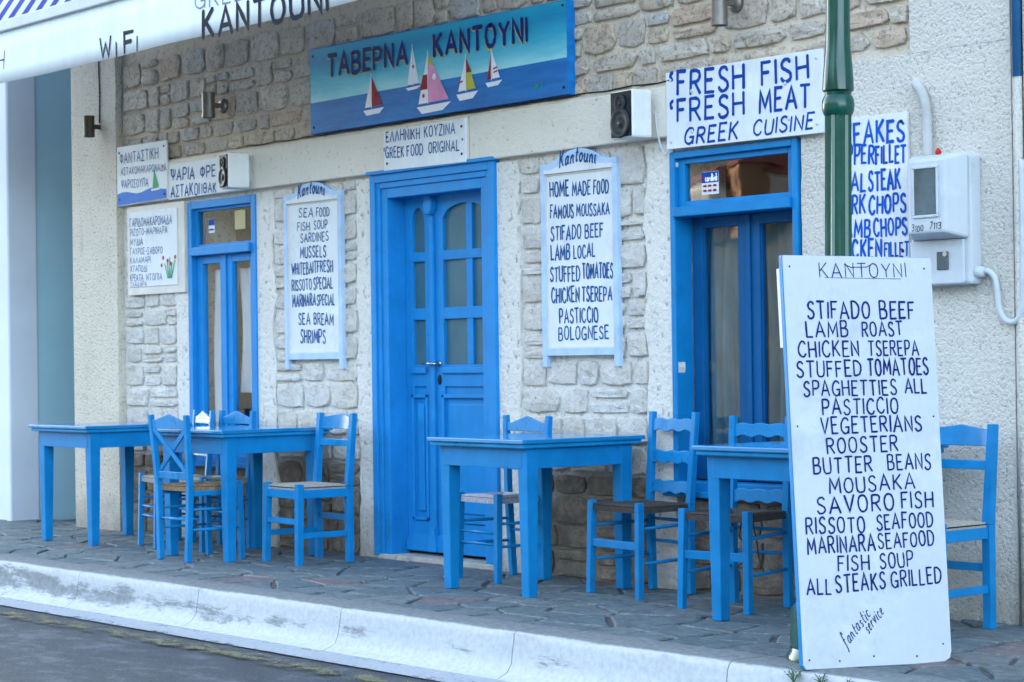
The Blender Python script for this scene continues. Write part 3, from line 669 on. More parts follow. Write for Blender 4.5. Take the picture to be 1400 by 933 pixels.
def stone_mesh(a, b, c, d, gap, wob):
    rg = random.Random(int(a*997+b*7919)); cx, cz = a+c/2, b+d/2; hw, hh = c/2-gap*rg.uniform(.2,.75), d/2-gap*rg.uniform(.2,.75)
    n = 12; P = []; e = rg.uniform(4.5, 10)
    for k in range(n):
        t_ = 2*math.pi*(k+.5)/n + rg.uniform(-.09,.09); ct, st_ = math.cos(t_), math.sin(t_); r = (abs(ct)**e+abs(st_)**e)**(-1/e)
        j = 1-rg.uniform(0, wob*.5)
        P.append((cx+hw*r*ct*j, cz+hh*r*st_*j))
    fy = rg.uniform(-.013,-.002); V = [(p[0], .03, p[1]) for p in P]; V += [(p[0], fy+.007, p[1]) for p in P]
    V += [(cx+(p[0]-cx)*.94, fy+rg.uniform(-.003,.006), cz+(p[1]-cz)*.91) for p in P]
    V += [(cx+(p[0]-cx)*.55+rg.uniform(-.16,.16)*hw, fy+rg.uniform(-.005,.004), cz+(p[1]-cz)*.42+rg.uniform(-.1,.1)*hh) for p in P[::2]]
    F = [(k, (k+1) % n, n+(k+1) % n, n+k) for k in range(n)] + [(n+k, n+(k+1) % n, 2*n+(k+1) % n, 2*n+k) for k in range(n)]
    for q in range(n//2):
        k = 2*q; F += [(2*n+k, 2*n+k+1, 3*n+q), (2*n+k+1, 2*n+(k+2) % n, 3*n+(q+1) % (n//2), 3*n+q)]
    F.append(tuple(3*n+q for q in range(n//2))); return V, F
def shows(s_):   # pixel-free guess of how large a stone shows: hidden ones (behind boards) count least
    x, z = s_[0]+s_[2]/2, s_[1]+s_[3]/2; A = s_[2]*s_[3]
    for (p, q, r, s2) in [(-.6,2.55,1.85,3.15),(-3.0,1.68,-2.16,2.3),(-.92,1.2,-.33,2.2),(1.62,1.2,2.18,2.2),(-3.0,2.5,-2.3,2.7),(2.55,2.2,3.65,2.62)]:
        if p < x < r and q < z < s2: A *= .15
    if z > 2.95 and x > 1.9: A *= .1
    if z > 3.15: A *= .1
    return A
stones.sort(key=shows, reverse=True)
rest = {}
for i, (a, b, c, d, mat, gap, wob) in enumerate(stones):
    V, F = stone_mesh(a, b, c, d, gap, wob)
    if i < 300: bp(MB().add(V, F), 'stone', mat)
    else: rest.setdefault(mat.name, MB()).add(V, F)
for k, mb in rest.items(): o = bp(mb, 'stone_infill', bpy.data.materials[k], smooth=True); o['kind'] = 'stuff'

# door
dr = MB(); yf = -.03
for (a, b, c) in ((0,.05,-.030),(.05,.085,-.018),(.085,.145,-.006)):   # stepped architrave, left / right / top
    dr.box(a-.0, c, .02 if a == 0 else .022, b, .13, 2.285-a)
    dr.box(1.187-b, c, .02 if a == 0 else .022, 1.187-a, .13, 2.285-a)
    dr.box(b, c, 2.285-b, 1.187-b, .13, 2.285-a)
arch = bp(dr, 'door_frame', m_blue_door, bevel=.004)
sub(MB().box(-.012,-.05,2.283,1.20,.0,2.305), 'cap_moulding', m_blue_door, arch, bevel=.004)
sub(MB().box(.02,-.02,-.01,1.15,.2,.028), 'threshold', m_smooth, arch, bevel=.004)
def arc_rail(x0, x1, zlow, zcrest, ztop, y0, y1, seg=10):
    mb = MB(); top = []; bot = []
    for i in range(seg+1):
        x = x0+(x1-x0)*i/seg; u_ = 2*i/seg-1; bot.append((x, zlow+(zcrest-zlow)*math.sqrt(max(0, 1-u_*u_*.999)) )); top.append((x, ztop))
    return mb.strip(top, bot, y0, y1)
def leaf(x0, x1, gx, mun, label=None):
    "one door leaf: stiles, rails, glazing bars, raised panel; gx = glazed width, mun = glazing bar edges"
    y0, y1 = .12, .165; g0, g1 = gx; L = MB()
    L.box(x0, y0, .045, g0, y1, 2.20); L.box(g1, y0, .045, x1, y1, 2.20)
    for a, b in ((1.76,1.815),(1.415,1.483),(1.02,1.148),(.045,.225)): L.box(g0, y0, a, g1, y1, b)
    o = bp(L, 'door_leaf', m_blue_door, bevel=.003)
    lo, cr_ = (2.0, 2.085) if mun else (1.99, 2.08)
    sub(arc_rail(g0, g1, lo, cr_, 2.20, y0, y1), 'arched_rail', m_blue_door, o)
    if mun: sub(MB().box(mun[0], y0+.004, 1.148, mun[1], y1, 2.10), 'glazing_bar', m_blue_door, o, bevel=.003)
    cols = [(g0, mun[0]), (mun[1], g1)] if mun else [(g0, g1)]
    for a, b in cols:
        for z0_, z1_ in ((1.815,2.10),(1.483,1.76),(1.148,1.415)): sub(MB().box(a-.004, y0+.022, z0_-.004, b+.004, y0+.028, z1_+.004), 'pane', m_frost, o)
    e = .012
    sub(MB().box(g0-e, y0-.018, 1.095, g1+e, y0+.002, 1.135), 'drip_moulding', m_blue_door, o, bevel=.008)
    pn = MB(); p0, p1, q0, q1 = g0-.02, g1+.02, .23, .975
    for a, b, c, d in ((p0,q0,p1,q0+.022),(p0,q1-.022,p1,q1),(p0,q0,p0+.022,q1),(p1-.022,q0,p1,q1)): pn.box(a, y0-.010, b, c, y0+.002, d)
    sub(pn, 'panel_moulding', m_blue_door, o, bevel=.004)
    sub(MB().box(g0, y0+.014, .225, g1, y1-.008, 1.02), 'panel', m_blue_door, o)
    sub(MB().box(p0+.05, y0+.001, q0+.055, p1-.05, y0+.02, q1-.055), 'raised_panel', m_blue_door, o, bevel=.006)
    kb = MB(); kb.prism([(x0+.01,.05),(x1-.01,.05),(x1-.01,.10),(x1-.03,.15),(x0+.03,.15),(x0+.01,.10)], y0-.022, y0+.002)
    sub(kb, 'kick_plinth', m_blue_door, o, bevel=.004)
    return o
l1 = leaf(.147, .428, (.222,.342), None); l2 = leaf(.434, 1.040, (.520,.935), (.735,.792))
sub(MB().box(.407,.098,.05,.447,.121,2.02), 'astragal', m_blue_door, l2, bevel=.006)
cb = MB(); cb.prism([(.395,2.19),(.40,2.14),(.385,2.10),(.392,2.06),(.405,2.03),(.449,2.03),(.462,2.06),(.469,2.10),(.454,2.14),(.459,2.19)][::-1], .075, .12); sub(cb, 'corbel', m_blue_door, l2, bevel=.008)
sub(MB().prism([(.387,.05),(.467,.05),(.460,.12),(.447,.20),(.407,.20),(.394,.12)], .080, .118), 'column_base', m_blue_door, l2, bevel=.006)
h = MB(); h.tube([(.478,.121,1.155),(.478,.075,1.155),(.462,.070,1.155),(.375,.070,1.158)], .008, 8); h.lathe([(.018,0),(.018,.006)], 12); 
h.v = h.v[:-24] + [(.478+vx, .119-vz, 1.155+vy) for vx, vy, vz in h.v[-24:]]; sub(h, 'handle', m_chrome, l2, smooth=True)
kh = MB(); kh.lathe([(.016,0),(.016,.005),(.010,.007)], 12); kh.v = [(.478+vx, .119-vz, 1.06+vy*1.8) for vx, vy, vz in kh.v]; sub(kh, 'keyhole_plate', m_black, l2)

def window(x0, x1, z0, z1, zt, inner_y, fr, cm, deep):
    "two casements under a transom light; zt = (bottom, top) of the transom bar"
    y0 = -.018; F_ = MB(); t_ = .036 if deep else .052
    F_.box(x0, y0, z0, x0+t_, .10, z1); F_.box(x1-t_, y0, z0, x1, .10, z1); F_.box(x0+t_, y0, z1-t_, x1-t_, .10, z1); F_.box(x0+t_, y0-.012, z0-.0, x1-t_, .10, z0+.05)
    o = bp(F_, 'window', fr, bevel=.004)
    sub(MB().box(x0+t_, y0-.02, zt[0], x1-t_, inner_y+.02, zt[1]), 'transom_bar', fr, o, bevel=.005)
    ti = MB(); a, b, c, d = x0+t_, x1-t_, zt[1], z1-t_; s_ = .048 if deep else .03
    ti.box(a, .01, c, a+s_, .05, d); ti.box(b-s_, .01, c, b, .05, d); ti.box(a+s_, .01, d-s_*.6, b-s_, .05, d); ti.box(a+s_, .01, c, b-s_, .05, c+s_*.6)
    sub(ti, 'transom_frame', fr, o, bevel=.003)
    sub(MB().box(a+s_-.004, .028, c+.014, b-s_+.004, .032, d-.014), 'pane', m_glass, o)
    xm = (x0+x1)/2; yy = inner_y; st = .072
    for (p, q) in ((x0+t_+.002, xm-.002), (xm+.002, x1-t_-.002)):
        cs = MB(); cs.box(p, yy, z0+.055, p+st, yy+.045, zt[0]-.003); cs.box(q-st, yy, z0+.055, q, yy+.045, zt[0]-.003); cs.box(p+st, yy, zt[0]-.055, q-st, yy+.045, zt[0]-.003); cs.box(p+st, yy, z0+.055, q-st, yy+.045, z0+.16)
        sub(cs, 'casement', cm, o, bevel=.004)
        bd_ = MB(); 
        for A in ((p+st, z0+.16, p+st+.010, zt[0]-.055), (q-st-.010, z0+.16, q-st, zt[0]-.055)): bd_.box(A[0], yy+.008, A[1], A[2], yy+.03, A[3])
        sub(bd_, 'glazing_bead', cm, o)
        sub(MB().box(p+st-.003, yy+.020, z0+.158, q-st+.003, yy+.024, zt[0]-.053), 'pane', m_glass, o)
    sub(MB().box(xm-.016, yy-.012, z0+.056, xm+.016, yy, zt[0]-.004), 'meeting_strip', cm, o, bevel=.004)
    sub(MB().box(x0-.03, y0-.05, z0-.028, x1+.03, .0, z0+.004), 'sill', fr, o, bevel=.005)
    return o
def curtain(win, x0, x1, z0, z1, y, mat, folds, pin=None, seed=0):
    V = []; F = []; nx_, nz = 44, 10
    for j in range(nz+1):
        for i in range(nx_+1):
            u_ = i/nx_; v_ = j/nz; x = x0+(x1-x0)*u_
            if pin is not None: x = x0+(x1-x0)*(u_*(1-pin*math.sin(math.pi*v_)*.5) if pin > 0 else 1-(1-u_)*(1+pin*math.sin(math.pi*v_)*.5))
            V.append((x, y+.018*math.sin(u_*folds*6.28+seed+.6*math.sin(v_*4))+.006*math.sin(u_*31+seed), z0+(z1-z0)*v_))
    for j in range(nz):
        for i in range(nx_): a = j*(nx_+1)+i; F.append((a, a+1, a+nx_+2, a+nx_+1))
    return sub(MB().add(V, F), 'curtain', mat, win, smooth=True)
w1 = window(-2.13, -1.285, .52, 2.262, (1.895,1.952), .02, m_blue_door, m_blue_door, 0)
curtain(w1, -2.03,-1.72,.60,1.80,.12,m_curt_w,3,.5,1); curtain(w1,-1.68,-1.36,.98,1.80,.12,m_curt_w,3,-.3,4); curtain(w1,-1.84,-1.74,.6,1.32,.10,m_curt_t,1,.2,4)
w2 = window(2.595, 3.478, .50, 2.212, (1.880,1.930), .10, m_blue, m_blue_dark, 1)
curtain(w2, 2.66,3.03,.56,1.90,.17,m_curt_b,4,.25,0); curtain(w2,3.04,3.42,.56,1.90,.17,m_curt_b,4,-.3,2)
# stickers on the panes
def sticker(win, x0, z0, x1, z1, y, base, top=None, split=.5):
    o = sub(MB().box(x0, y-.001, z0, x1, y, z1), 'sticker', base, win)
    if top: sub(MB().box(x0+.001, y-.0024, z0+(z1-z0)*split, x1-.001, y-.0014, z1-.001), 'sticker', top, win)
sticker(w2, 2.785,1.985,2.905,2.098,.027,m_white_sign,m_ink,.52)

GL['d'] = (.44, "s.42,.44 .22,.5 .04,.36 0,.18 .1,.02 .28,.04 .42,.3|.43,1 .43,0"); GL['l'] = (.0, "0,1 0,0"); GL['k'] = (.36, "0,0 0,1|.32,.5 0,.2|.1,.28 .36,0")
L = Letters(lambda x, z, d: (x-.5, .0246-d, z)); L.line('cardlink',2.814,2.052,2.898,2.052,.034,.18); L.build(m_purew, w2)
L = Letters(lambda x, z, d: (x-.5, .0246-d, z)); L.dot(2.800,2.066,.009); 
for q in range(3): L.ribbon([(2.80+q*.035,2.028),(2.82+q*.035,2.028)],.011); L.ribbon([(2.80+q*.035,2.004),(2.82+q*.035,2.004)],.011)
L.build(m_dkred, w2, 'sticker_mark')
sticker(w1,-1.925,2.045,-1.850,2.135,.027,m_white_sign,m_ink,.55); sticker(w1,-1.60,2.05,-1.47,2.175,.027,m_beige)
L = Letters(lambda x, z, d: (x-.5, .0246-d, z))
for q in range(3): L.ribbon([(-1.915+q*.022,2.065),(-1.905+q*.022,2.068)],.014)
L.build(m_ink, w1, 'sticker_mark')

# ------------------------------------------------------------------ neighbours, carried up unseen to shade the street
nb = thing('neighbour_building', 'smooth rendered neighbour left of the alley, white front and lavender blue flank', 'building', (-7, 0, 0))
def nbp(mb, name, mat): mb.v = [(v[0]+7, v[1], v[2]) for v in mb.v]; return mb.build(name, mat, nb, bevel=.006)
nbp(MB().box(-12,-.09,-.3,-4.66,.128,7.6), 'front_wall', m_wht); nbp(MB().box(-12.0,.128,-.3,-4.664,6,7.6), 'flank_wall', m_teal); nbp(MB().box(-4.668,-.082,-.3,-4.650,.15,7.6), 'lavender_pier', m_lav)
ab = thing('alley_sun_stop', 'unseen blue wall added across the narrow alley to stop the sun', 'wall', (-4.2, 2.6, 0)); MB().box(-.52,0,-.3,.52,.3,7.6).build('wall', m_teal, ab)  # unseen wall added so no sun comes through the alley gap
rb = thing('right_neighbour_building', 'pale rendered house adjoining the taverna at the right edge', 'building', (8, 0, 0))
MB().box(-3.20,-.008,-.3,6,8,7.6).build('wall', m_rough, rb)
dp = thing('drain_pipe', 'narrow downpipe at the far right edge, blue above and white below', 'pipe', (4.778,-.022,0)); MB().tube([(0,0,2.36),(0,0,4.5)],.020,12).build('upper_pipe', paint('dull_blue_pipe_paint',(.03,.13,.30),.5,.2), dp, smooth=True); MB().tube([(0.002,0.002,-.1),(0.002,.002,2.36)],.018,12).build('lower_pipe', m_rough, dp, smooth=True)
gr = MB().box(4.742,-.0095,-.0,4.762,.02,3.5).build('groove', m_mortar, bld); gr.location.x -= .5
m_ghost = paint('ghosted_lettering', (.50,.56,.63), .5, .1)
# ------------------------------------------------------------------ wall signs
def board(name, label, cat, x0, z0, x1, z1, y, mat, th=.02, tilt=(0,0,0,0), group=None, screws=True, scr=m_black):
    "flat board; y is its painted face; tilt lifts corners (bl, br, tr, tl)"
    cx, cz = (x0+x1)/2, (z0+z1)/2
    t = thing(name, label, cat, (cx, y, cz), group=group)
    P = [(x0-cx, z0-cz+tilt[0]), (x1-cx, z0-cz+tilt[1]), (x1-cx, z1-cz+tilt[2]), (x0-cx, z1-cz+tilt[3])]
    MB().prism(P, 0, th).build('panel', mat, t, bevel=.0025)
    if screws:
        for sx, sz in ((x0+.035, z0+.04), (x1-.035, z0+.04), (x1-.035, z1-.04), (x0+.035, z1-.04)):
            m = MB(); m.lathe([(.008,0),(.008,.003),(.004,.005)], 8); m.v = [(sx-cx+vx, -vz, sz-cz+vy) for vx, vy, vz in m.v]; m.build('screw', scr, t)
    return t, (lambda x, z, d: (x-cx, -d, z-cz))
def letters(t, mp, key, mat, wt=.15, jit=.04, sel=None, slant=0, seed=3, **k):
    L = Letters(mp, seed)
    for i, (tx, a, b, c, d, h) in enumerate(TXT[key]):
        if sel and not sel(i): continue
        L.line(tx, a, b, c, d, h, wt, jit, slant, **k)
    return L.build(mat, t)

# painted sea sign over the door
t, mp = board('painted_sign', 'wide blue sign with painted sailing boats above the door', 'sign', -.572, 2.580, 1.869, 3.098, -.06, m_tsea, .055, (0,0,-.012,.006), scr=m_black)
skyp = MB(); skyp.add([mp(-.566,2.771,.0004), mp(1.863,2.777,.0004), mp(1.863,3.082,.0004), mp(-.566,3.096,.0004)], [(0,1,2,3)]); skyp.build('painted_sky', m_tsky, t)
for dx, dz, mt, dd in ((-.007,-.009,m_yellow,.0), (0,0,m_ink2,.0022)):
    L = Letters(mp, 5)
    for (tx, a, b, c, d, h) in TXT['taberna']: L.line(tx, a, b, c, d, h, .215 if dd else .19, .03, 0, dd, dx, dz)
    L.build(mt, t)
def boat(xl, xr, zl, xm, zt, zb, colL, colR, extra=None, top=None):
    hull = MB(); zl_ = zl
    hull.add([mp(x, z, .0016) for x, z in ((xl,zl_),(xl+.03*(xr-xl)/.2,zb),(xr-.05*(xr-xl)/.2,zb+.004),(xr,zl_+.004))], [(0,1,2,3)]); hull.build('painted_hull', m_purew, t)
    wl = MB().add([mp(x, z, .0020) for x, z in ((xl+.012,zl_+.002),(xr-.012,zl_+.004),(xr-.02,zl_+.016),(xl+.02,zl_+.014))], [(0,1,2,3)]).build('painted_waterline', m_ink_b, t)
    s1 = MB().add([mp(x, z, .0024) for x, z in ((xl+.018,zl_+.015),(xm-.003,zl_+.017),(xm-.003,zt-.01))], [(0,1,2)]).build('painted_sail', colL, t)
    s2 = MB().add([mp(x, z, .0024) for x, z in ((xm+.003,zl_+.017),(xr-.02,zl_+.019),(xm+.003,zt))], [(0,1,2)]).build('painted_sail', colR, t)
    L = Letters(mp, 2); L.ribbon([(xm, zl_+.01), (xm, zt+.015)], .005, .002); L.build(m_purew, t, 'painted_mast')
m_ink_b = m_sea
boat(-.007,.209,2.671,.08,2.872,2.639,m_purew,m_dkred); boat(.422,.571,2.762,.491,2.997,2.745,m_purew,m_purew); boat(.526,.852,2.640,.638,2.942,2.598,m_purew,m_pink)
boat(.901,1.101,2.675,.992,2.884,2.637,m_purew,m_yellow); boat(1.167,1.316,2.713,1.223,2.890,2.687,m_dkred,m_purew)
ex = MB(); ex.add([mp(x,z,.0032) for x,z in ((.56,2.735),(.634,2.735),(.634,2.82),(.592,2.82))], [(0,1,2,3)]); ex.add([mp(x,z,.0032) for x,z in ((.996,2.79),(1.046,2.79),(.996,2.872))], [(0,1,2)]); ex.build('painted_sail_patch', m_dkred, t)
MB().add([mp(x,z,.0032) for x,z in ((.641,2.878),(.70,2.862),(.641,2.936))], [(0,1,2)]).build('painted_sail_patch', m_yellow, t)
L = Letters(mp, 9); L.dot(.50,2.88,.010,.003); L.dot(.596,2.70,.012,.003); L.ribbon([(.10,2.74),(.115,2.775)],.012,.003); L.ribbon([(.93,2.74),(.965,2.745)],.010,.003); L.ribbon([(1.245,2.785),(1.275,2.79)],.010,.003); L.ribbon([(1.245,2.765),(1.275,2.77)],.010,.003); L.build(m_red, t, 'painted_mark')
L = Letters(mp, 9); L.dot(.70,2.80,.018,.003); L.build(m_purew, t, 'painted_mark')
L = Letters(mp, 9); L.ribbon([(1.60,2.625),(1.60,2.665),(1.62,2.64),(1.625,2.665)],.008); L.ribbon([(1.65,2.665),(1.65,2.625)],.008); L.build(m_grn, t, 'painted_mark')
# small one under it
t, mp = board('small_sign', 'small white sign between the painted boat sign and the door frame', 'sign', .185, 2.298, .972, 2.534, -.055, m_white_sign, .012, (0,-.008,.004,-.004))
letters(t, mp, 'ell', m_ink3, .13, .05)
L = Letters(mp); L.dot(.945,2.42,.007); L.build(m_ink3, t)
# fresh fish
t, mp = board('wooden_sign', 'large white sign above the right-hand window, topmost lettering in blue', 'sign', 2.614, 2.219, 3.676, 2.610, -.05, m_white_sign, .018, (.004,-.004,0,0), scr=m_greypl)
letters(t, mp, 'fresh', m_ink, .155, .035, sel=lambda i: i < 4); letters(t, mp, 'fresh', m_ink, .16, .06, sel=lambda i: i >= 4, slant=.18)
for z_, x_ in ((2.50,2.80),(2.30,2.80),(2.47,3.44),(2.30,3.46)):
    m = MB(); m.lathe([(.010,0),(.010,.003),(.005,.005)], 8); m.v = [(x_-3.145+vx, -vz, z_-2.4145+vy) for vx, vy, vz in m.v]; m.build('screw', m_greypl, t)
# left group
t, mp = board('painted_notice', 'white notice with painted sea and green sail, directly above the flower notice', 'sign', -3.023, 2.294, -2.336, 2.702, -.05, m_white_sign, .014, (-.006,.006,-.003,.003))
letters(t, mp, 'fant', m_ink3, .105, .03)
sw = MB(); n = 10; tp = [(-3.02+.68*i/n, 2.372+.012*math.sin(i*1.1)+.006*i/n*6*.2) for i in range(n+1)]; 
for i in range(n): sw.add([mp(tp[i][0],2.292+.012*i/n,.0008), mp(tp[i+1][0],2.292+.012*(i+1)/n,.0008), mp(*tp[i+1],.0008), mp(*tp[i],.0008)], [(0,1,2,3)])
sw.build('painted_sea', m_sea, t)
MB().add([mp(x,z,.0016) for x,z in ((-2.53,2.38),(-2.44,2.385),(-2.505,2.52))], [(0,1,2)]).build('painted_sail', m_grn, t)
L = Letters(mp); L.ribbon([(-2.54,2.372),(-2.43,2.376)],.014,.001); L.build(m_white_sign, t, 'painted_hull')
L = Letters(mp); L.dot(-2.385,2.525,.009); L.dot(-2.36,2.50,.006); L.build(m_red, t, 'painted_mark')
t, mp = board('long_notice', 'low white notice beside the left speaker, its right end behind the speaker', 'sign', -2.322, 2.290, -1.28, 2.530, -.042, m_white_sign, .014, (0,.010,-.004,0))
letters(t, mp, 'psaria', m_ink3, .15, .05)
t, mp = board('flower_notice', 'white framed Greek notice with red flowers left of the left window', 'sign', -2.925, 1.658, -2.150, 2.274, -.030, m_cream, .025, screws=False)
pn = MB().box(-2.870+2.5375,-.0001+.0,1.712-1.966,-2.235+2.5375,.006,2.235-1.966); pn.v = [(a, b-.006, c) for a, b, c in pn.v]; pn.build('inner_panel', m_white_sign, t, bevel=.002)
mp2 = lambda x, z, d: (x+2.5375, -.006-d, z-1.966)
letters(t, mp2, 'garid', m_ink3, .10, .03)
L = Letters(mp2, 4)
for q in range(5): L.ribbon([(-2.36+q*.012,1.76),(-2.39+q*.028,1.84+.012*(q%2)),(-2.40+q*.034,1.86+.02*(q%3))],.012)
L.build(m_grn, t, 'painted_leaves')
L = Letters(mp2, 4); [L.dot(-2.42+q*.05+.01*(q%2),1.90-.03*(q%3)*.7,.014) for q in range(4)]; L.dot(-2.44,1.85,.012); L.build(m_red, t, 'painted_flowers')
# steaks
t, mp = board('steak_sign', 'white meat menu sign partly hidden behind the green lamp post', 'sign', 3.700, 1.600, 4.170, 2.267, -.03, m_white_sign, .018)
letters(t, mp, 'steaks', m_ink_royal, .155, .05)

# crowned menu boards
def crowned(name, label, x0, x1, key, title, tz, cx_t, seed):
    cx = (x0+x1)/2; z0 = 1.195; w = (x1-x0)/2
    t = thing(name, label, 'menu board', (cx, -.012, 1.7), group='crowned menu boards beside the door')
    zc = lambda z: z-1.7
    f = .036
    for s_ in (-1, 1): MB().box(s_*w-(f if s_ > 0 else 0), -.022, zc(1.130), s_*w+(f if s_ < 0 else 0), .012, zc(2.19)).build('post', m_blue_pale, t, bevel=.003)
    MB().box(-w+f, -.020, zc(1.190), w-f, .010, zc(1.232)).build('bottom_rail', m_blue_pale, t, bevel=.003)
    crown = [(-w,2.190),(w,2.190),(w,2.225),(w-.05,2.222),(w-.12,2.235),(w-.17,2.262),(w-.24,2.284),(0,2.291),(-w+.24,2.284),(-w+.17,2.262),(-w+.12,2.235),(-w+.05,2.222),(-w,2.225)]
    MB().prism([(a, zc(b)) for a, b in crown], -.022, .012).build('crown', m_blue_pale, t, bevel=.003)
    MB().prism([(a*.90, zc(2.165+(b-2.19)*.8) if b > 2.2 else zc(2.17)) for a, b in crown], -.0245, -.021).build('crown_panel', m_white_sign, t)
    MB().box(-w+f, -.008, zc(1.232), w-f, .004, zc(2.190)).build('panel', m_white_sign, t)
    bd_ = MB()
    for A in ((-w+f,1.232,-w+f+.008,2.168),(w-f-.008,1.232,w-f,2.168),(-w+f+.008,1.232,w-f-.008,1.240),(-w+f+.008,2.160,w-f-.008,2.168)): bd_.box(A[0],-.014,zc(A[1]),A[2],-.008,zc(A[3]))
    bd_.build('beading', m_cream, t)
    mp = lambda x, z, d: (x-cx, -.008-d, z-1.7)
    letters(t, mp, key, m_ink3, .13, .05, seed=seed)
    L = Letters(lambda x, z, d: (x-cx, -.0245-d, z-1.7), seed)
    L.line(title, cx-.14, tz, cx+.15, tz+.004, .085, .13, .03, .15, arc=.022); L.build(m_ink3, t)
    return t
crowned('menu_board', 'pale blue crowned menu board between the left window and the door, listing fish', -.932, -.300, 'sign1', 'Kantouni', 2.195, 0, 3)
crowned('menu_board', 'pale blue crowned menu board between the door and the right window, listing moussaka', 1.596, 2.212, 'sign2', 'Kantouni', 2.195, 0, 8)

# ------------------------------------------------------------------ speakers, wall lamps
def speaker(label, x, z, w, d, h, rz, y=-.11):
    t = thing('wall_speaker', label, 'speaker', (x, y, z-h/2), rz, 'outdoor speakers on the lintel')
    MB().box(-w/2,-d/2,0,w/2,d/2,h).build('cabinet', m_white_pl, t, bevel=.012)
    MB().box(-w/2+.006,-d/2-.004,.008,w/2-.006,-d/2+.004,h-.008).build('front_baffle', m_black, t, bevel=.003)
    def ring(r, zc, dep, name, mat, rr=None):
        m = MB(); m.lathe([(r,0),(r,dep),(r*.82,dep*1.3),(r*.7,dep*.5),(r*.25,.001),(r*.22,dep)], 20); m.v = [(vx, -d/2-.004-vz, zc+vy) for vx, vy, vz in m.v]; m.build(name, mat, t, smooth=True)
    ring(w*.43, h*.32, .009, 'woofer', m_speak); ring(w*.24, h*.73, .008, 'tweeter', m_speak)
    MB().box(-.02, d/2, h*.2, .02, d/2+.05, h*.8).build('bracket', m_greypl, t)
    return t
m_speak = paint('speaker_cone', (.03,.035,.04), .35, .3)
speaker('small white loudspeaker with a black front above the left window', -1.335, 2.408, .155, .15, .225, R(-12), -.135)
speaker('white loudspeaker with a black front on the lintel beside the large white sign', 2.44, 2.410, .180, .13, .245, R(-5), -.13)
cb = thing('speaker_cable', 'thin grey cable drooping from the right loudspeaker to the window frame', 'cable', (2.52,-.04,2.3)); MB().tube([(.0,0,.12),(.015,0,.02),(.04,.0,-.06),(.075,0,-.105),(.10,.0,-.075)], .005, 6).build('cable', m_greypl, cb, smooth=True)
cb = thing('wall_cable', 'black cable lying along the top edge of the cream lintel band', 'cable', (-.6,-.045,2.57))
MB().tube([(-.85+.1*i, .012*math.sin(i*2.1)*.3, .0+.004*math.sin(i*1.7)) for i in range(42)], .0045, 6).build('cable', m_black, cb, smooth=True)
def wall_lamp(label, x, z, r, h, mat):
    t = thing('wall_lamp', label, 'lamp', (x, -.0, z), group='cylinder wall lamps')
    m = MB(); m.lathe([(r*.86,-h/2+.01),(r,-h/2),(r,-h/2+.012),(r*.97,-h/2+.02),(r*.97,h/2-.02),(r,h/2-.012),(r,h/2),(r*.86,h/2-.01)], 20); m.v = [(a, b-.13, c) for a, b, c in m.v]; m.build('cylinder', mat, t, smooth=True).modifiers.new('e','EDGE_SPLIT')
    MB().box(-.012,-.10,-.016,.012,-.02,.016).build('arm', mat, t)
    m = MB(); m.lathe([(.042,0),(.042,.02),(.03,.034)], 16); m.v = [(a, -c-.004, b*1.15) for a, b, c in m.v]; m.build('wall_plate', mat, t, smooth=True)
    return t
wall_lamp('small bronze cylinder lamp on the left pilaster', -3.275, 2.872, .040, .150, m_metal_dk)
wall_lamp('grey cylinder lamp on the stones above the left speaker', -1.655, 2.865, .044, .165, m_metal)
wall_lamp('grey cylinder lamp high on the stones above the large white sign', 3.085, 2.905, .041, .24, m_metal)
cb = thing('lamp_cable', 'thin dark cable running up the pilaster from the bronze lamp', 'cable', (-3.27,-.05,2.9)); MB().tube([(0,.0,.0),(.006,0,.2),(-.004,0,.45),(0,0,.62)], .005, 6).build('cable', m_metal_dk, cb, smooth=True)

# ------------------------------------------------------------------ electricity meter and pipes
t = thing('meter_box', 'grey white electricity meter box on the roughcast wall right of the meat sign', 'meter box', (4.45,0,1.75))
MB().box(-.225,-.085,-.275,.115,-.004,.29).build('back_box', m_greypl, t, bevel=.014)
MB().prism([(-.215,-.272),(.075,-.272),(.085,-.262),(.085,-.075),(-.215,-.075)], -.100, -.080).build('lower_door', m_greypl, t, bevel=.008)
up_ = MB(); V = [(-.132,-.205,-.050),(.072,-.205,-.050),(.072,-.205,.275),(-.132,-.205,.275),(-.215,-.086,-.075),(.112,-.086,-.075),(.112,-.086,.305),(-.215,-.086,.305)]
up_.add(V, [(0,1,2,3),(4,7,6,5),(0,4,5,1),(1,5,6,2),(2,6,7,3),(3,7,4,0)]); up_.build('upper_cover', m_greypl, t, bevel=.012)
m_meterglass = paint('smoky_meter_window', (.10,.13,.14), .12, .4)
fr = MB(); a0, a1, b0, b1 = -.104,.040,.018,.245
for A in ((a0,b0,a1,b0+.012),(a0,b1-.012,a1,b1),(a0,b0+.012,a0+.010,b1-.012),(a1-.010,b0+.012,a1,b1-.012)): fr.box(A[0],-.213,A[1],A[2],-.204,A[3])
fr.build('window_rim', m_greypl, t, bevel=.003); MB().box(a0+.009,-.2075,b0+.011,a1-.009,-.2045,b1-.011).build('window', m_meterglass, t)
MB().box(-.060,-.108,-.208,.005,-.099,-.128).build('fuse_window', m_meterglass, t, bevel=.004)
m = MB(); m.lathe([(.011,0),(.011,.006)], 12); m.v = [(-.008+a, -.108-c, -.140+b) for a, b, c in m.v]; m.build('lock', m_chrome, t)
mc = MB().tube([(.10,-.045,-.222),(.155,-.045,-.222)], [.030,.022], 12).build('gland', m_greypl, t, smooth=True)
L = Letters(lambda x, z, d: (x-4.45, -.205-d, z-1.75), 2)
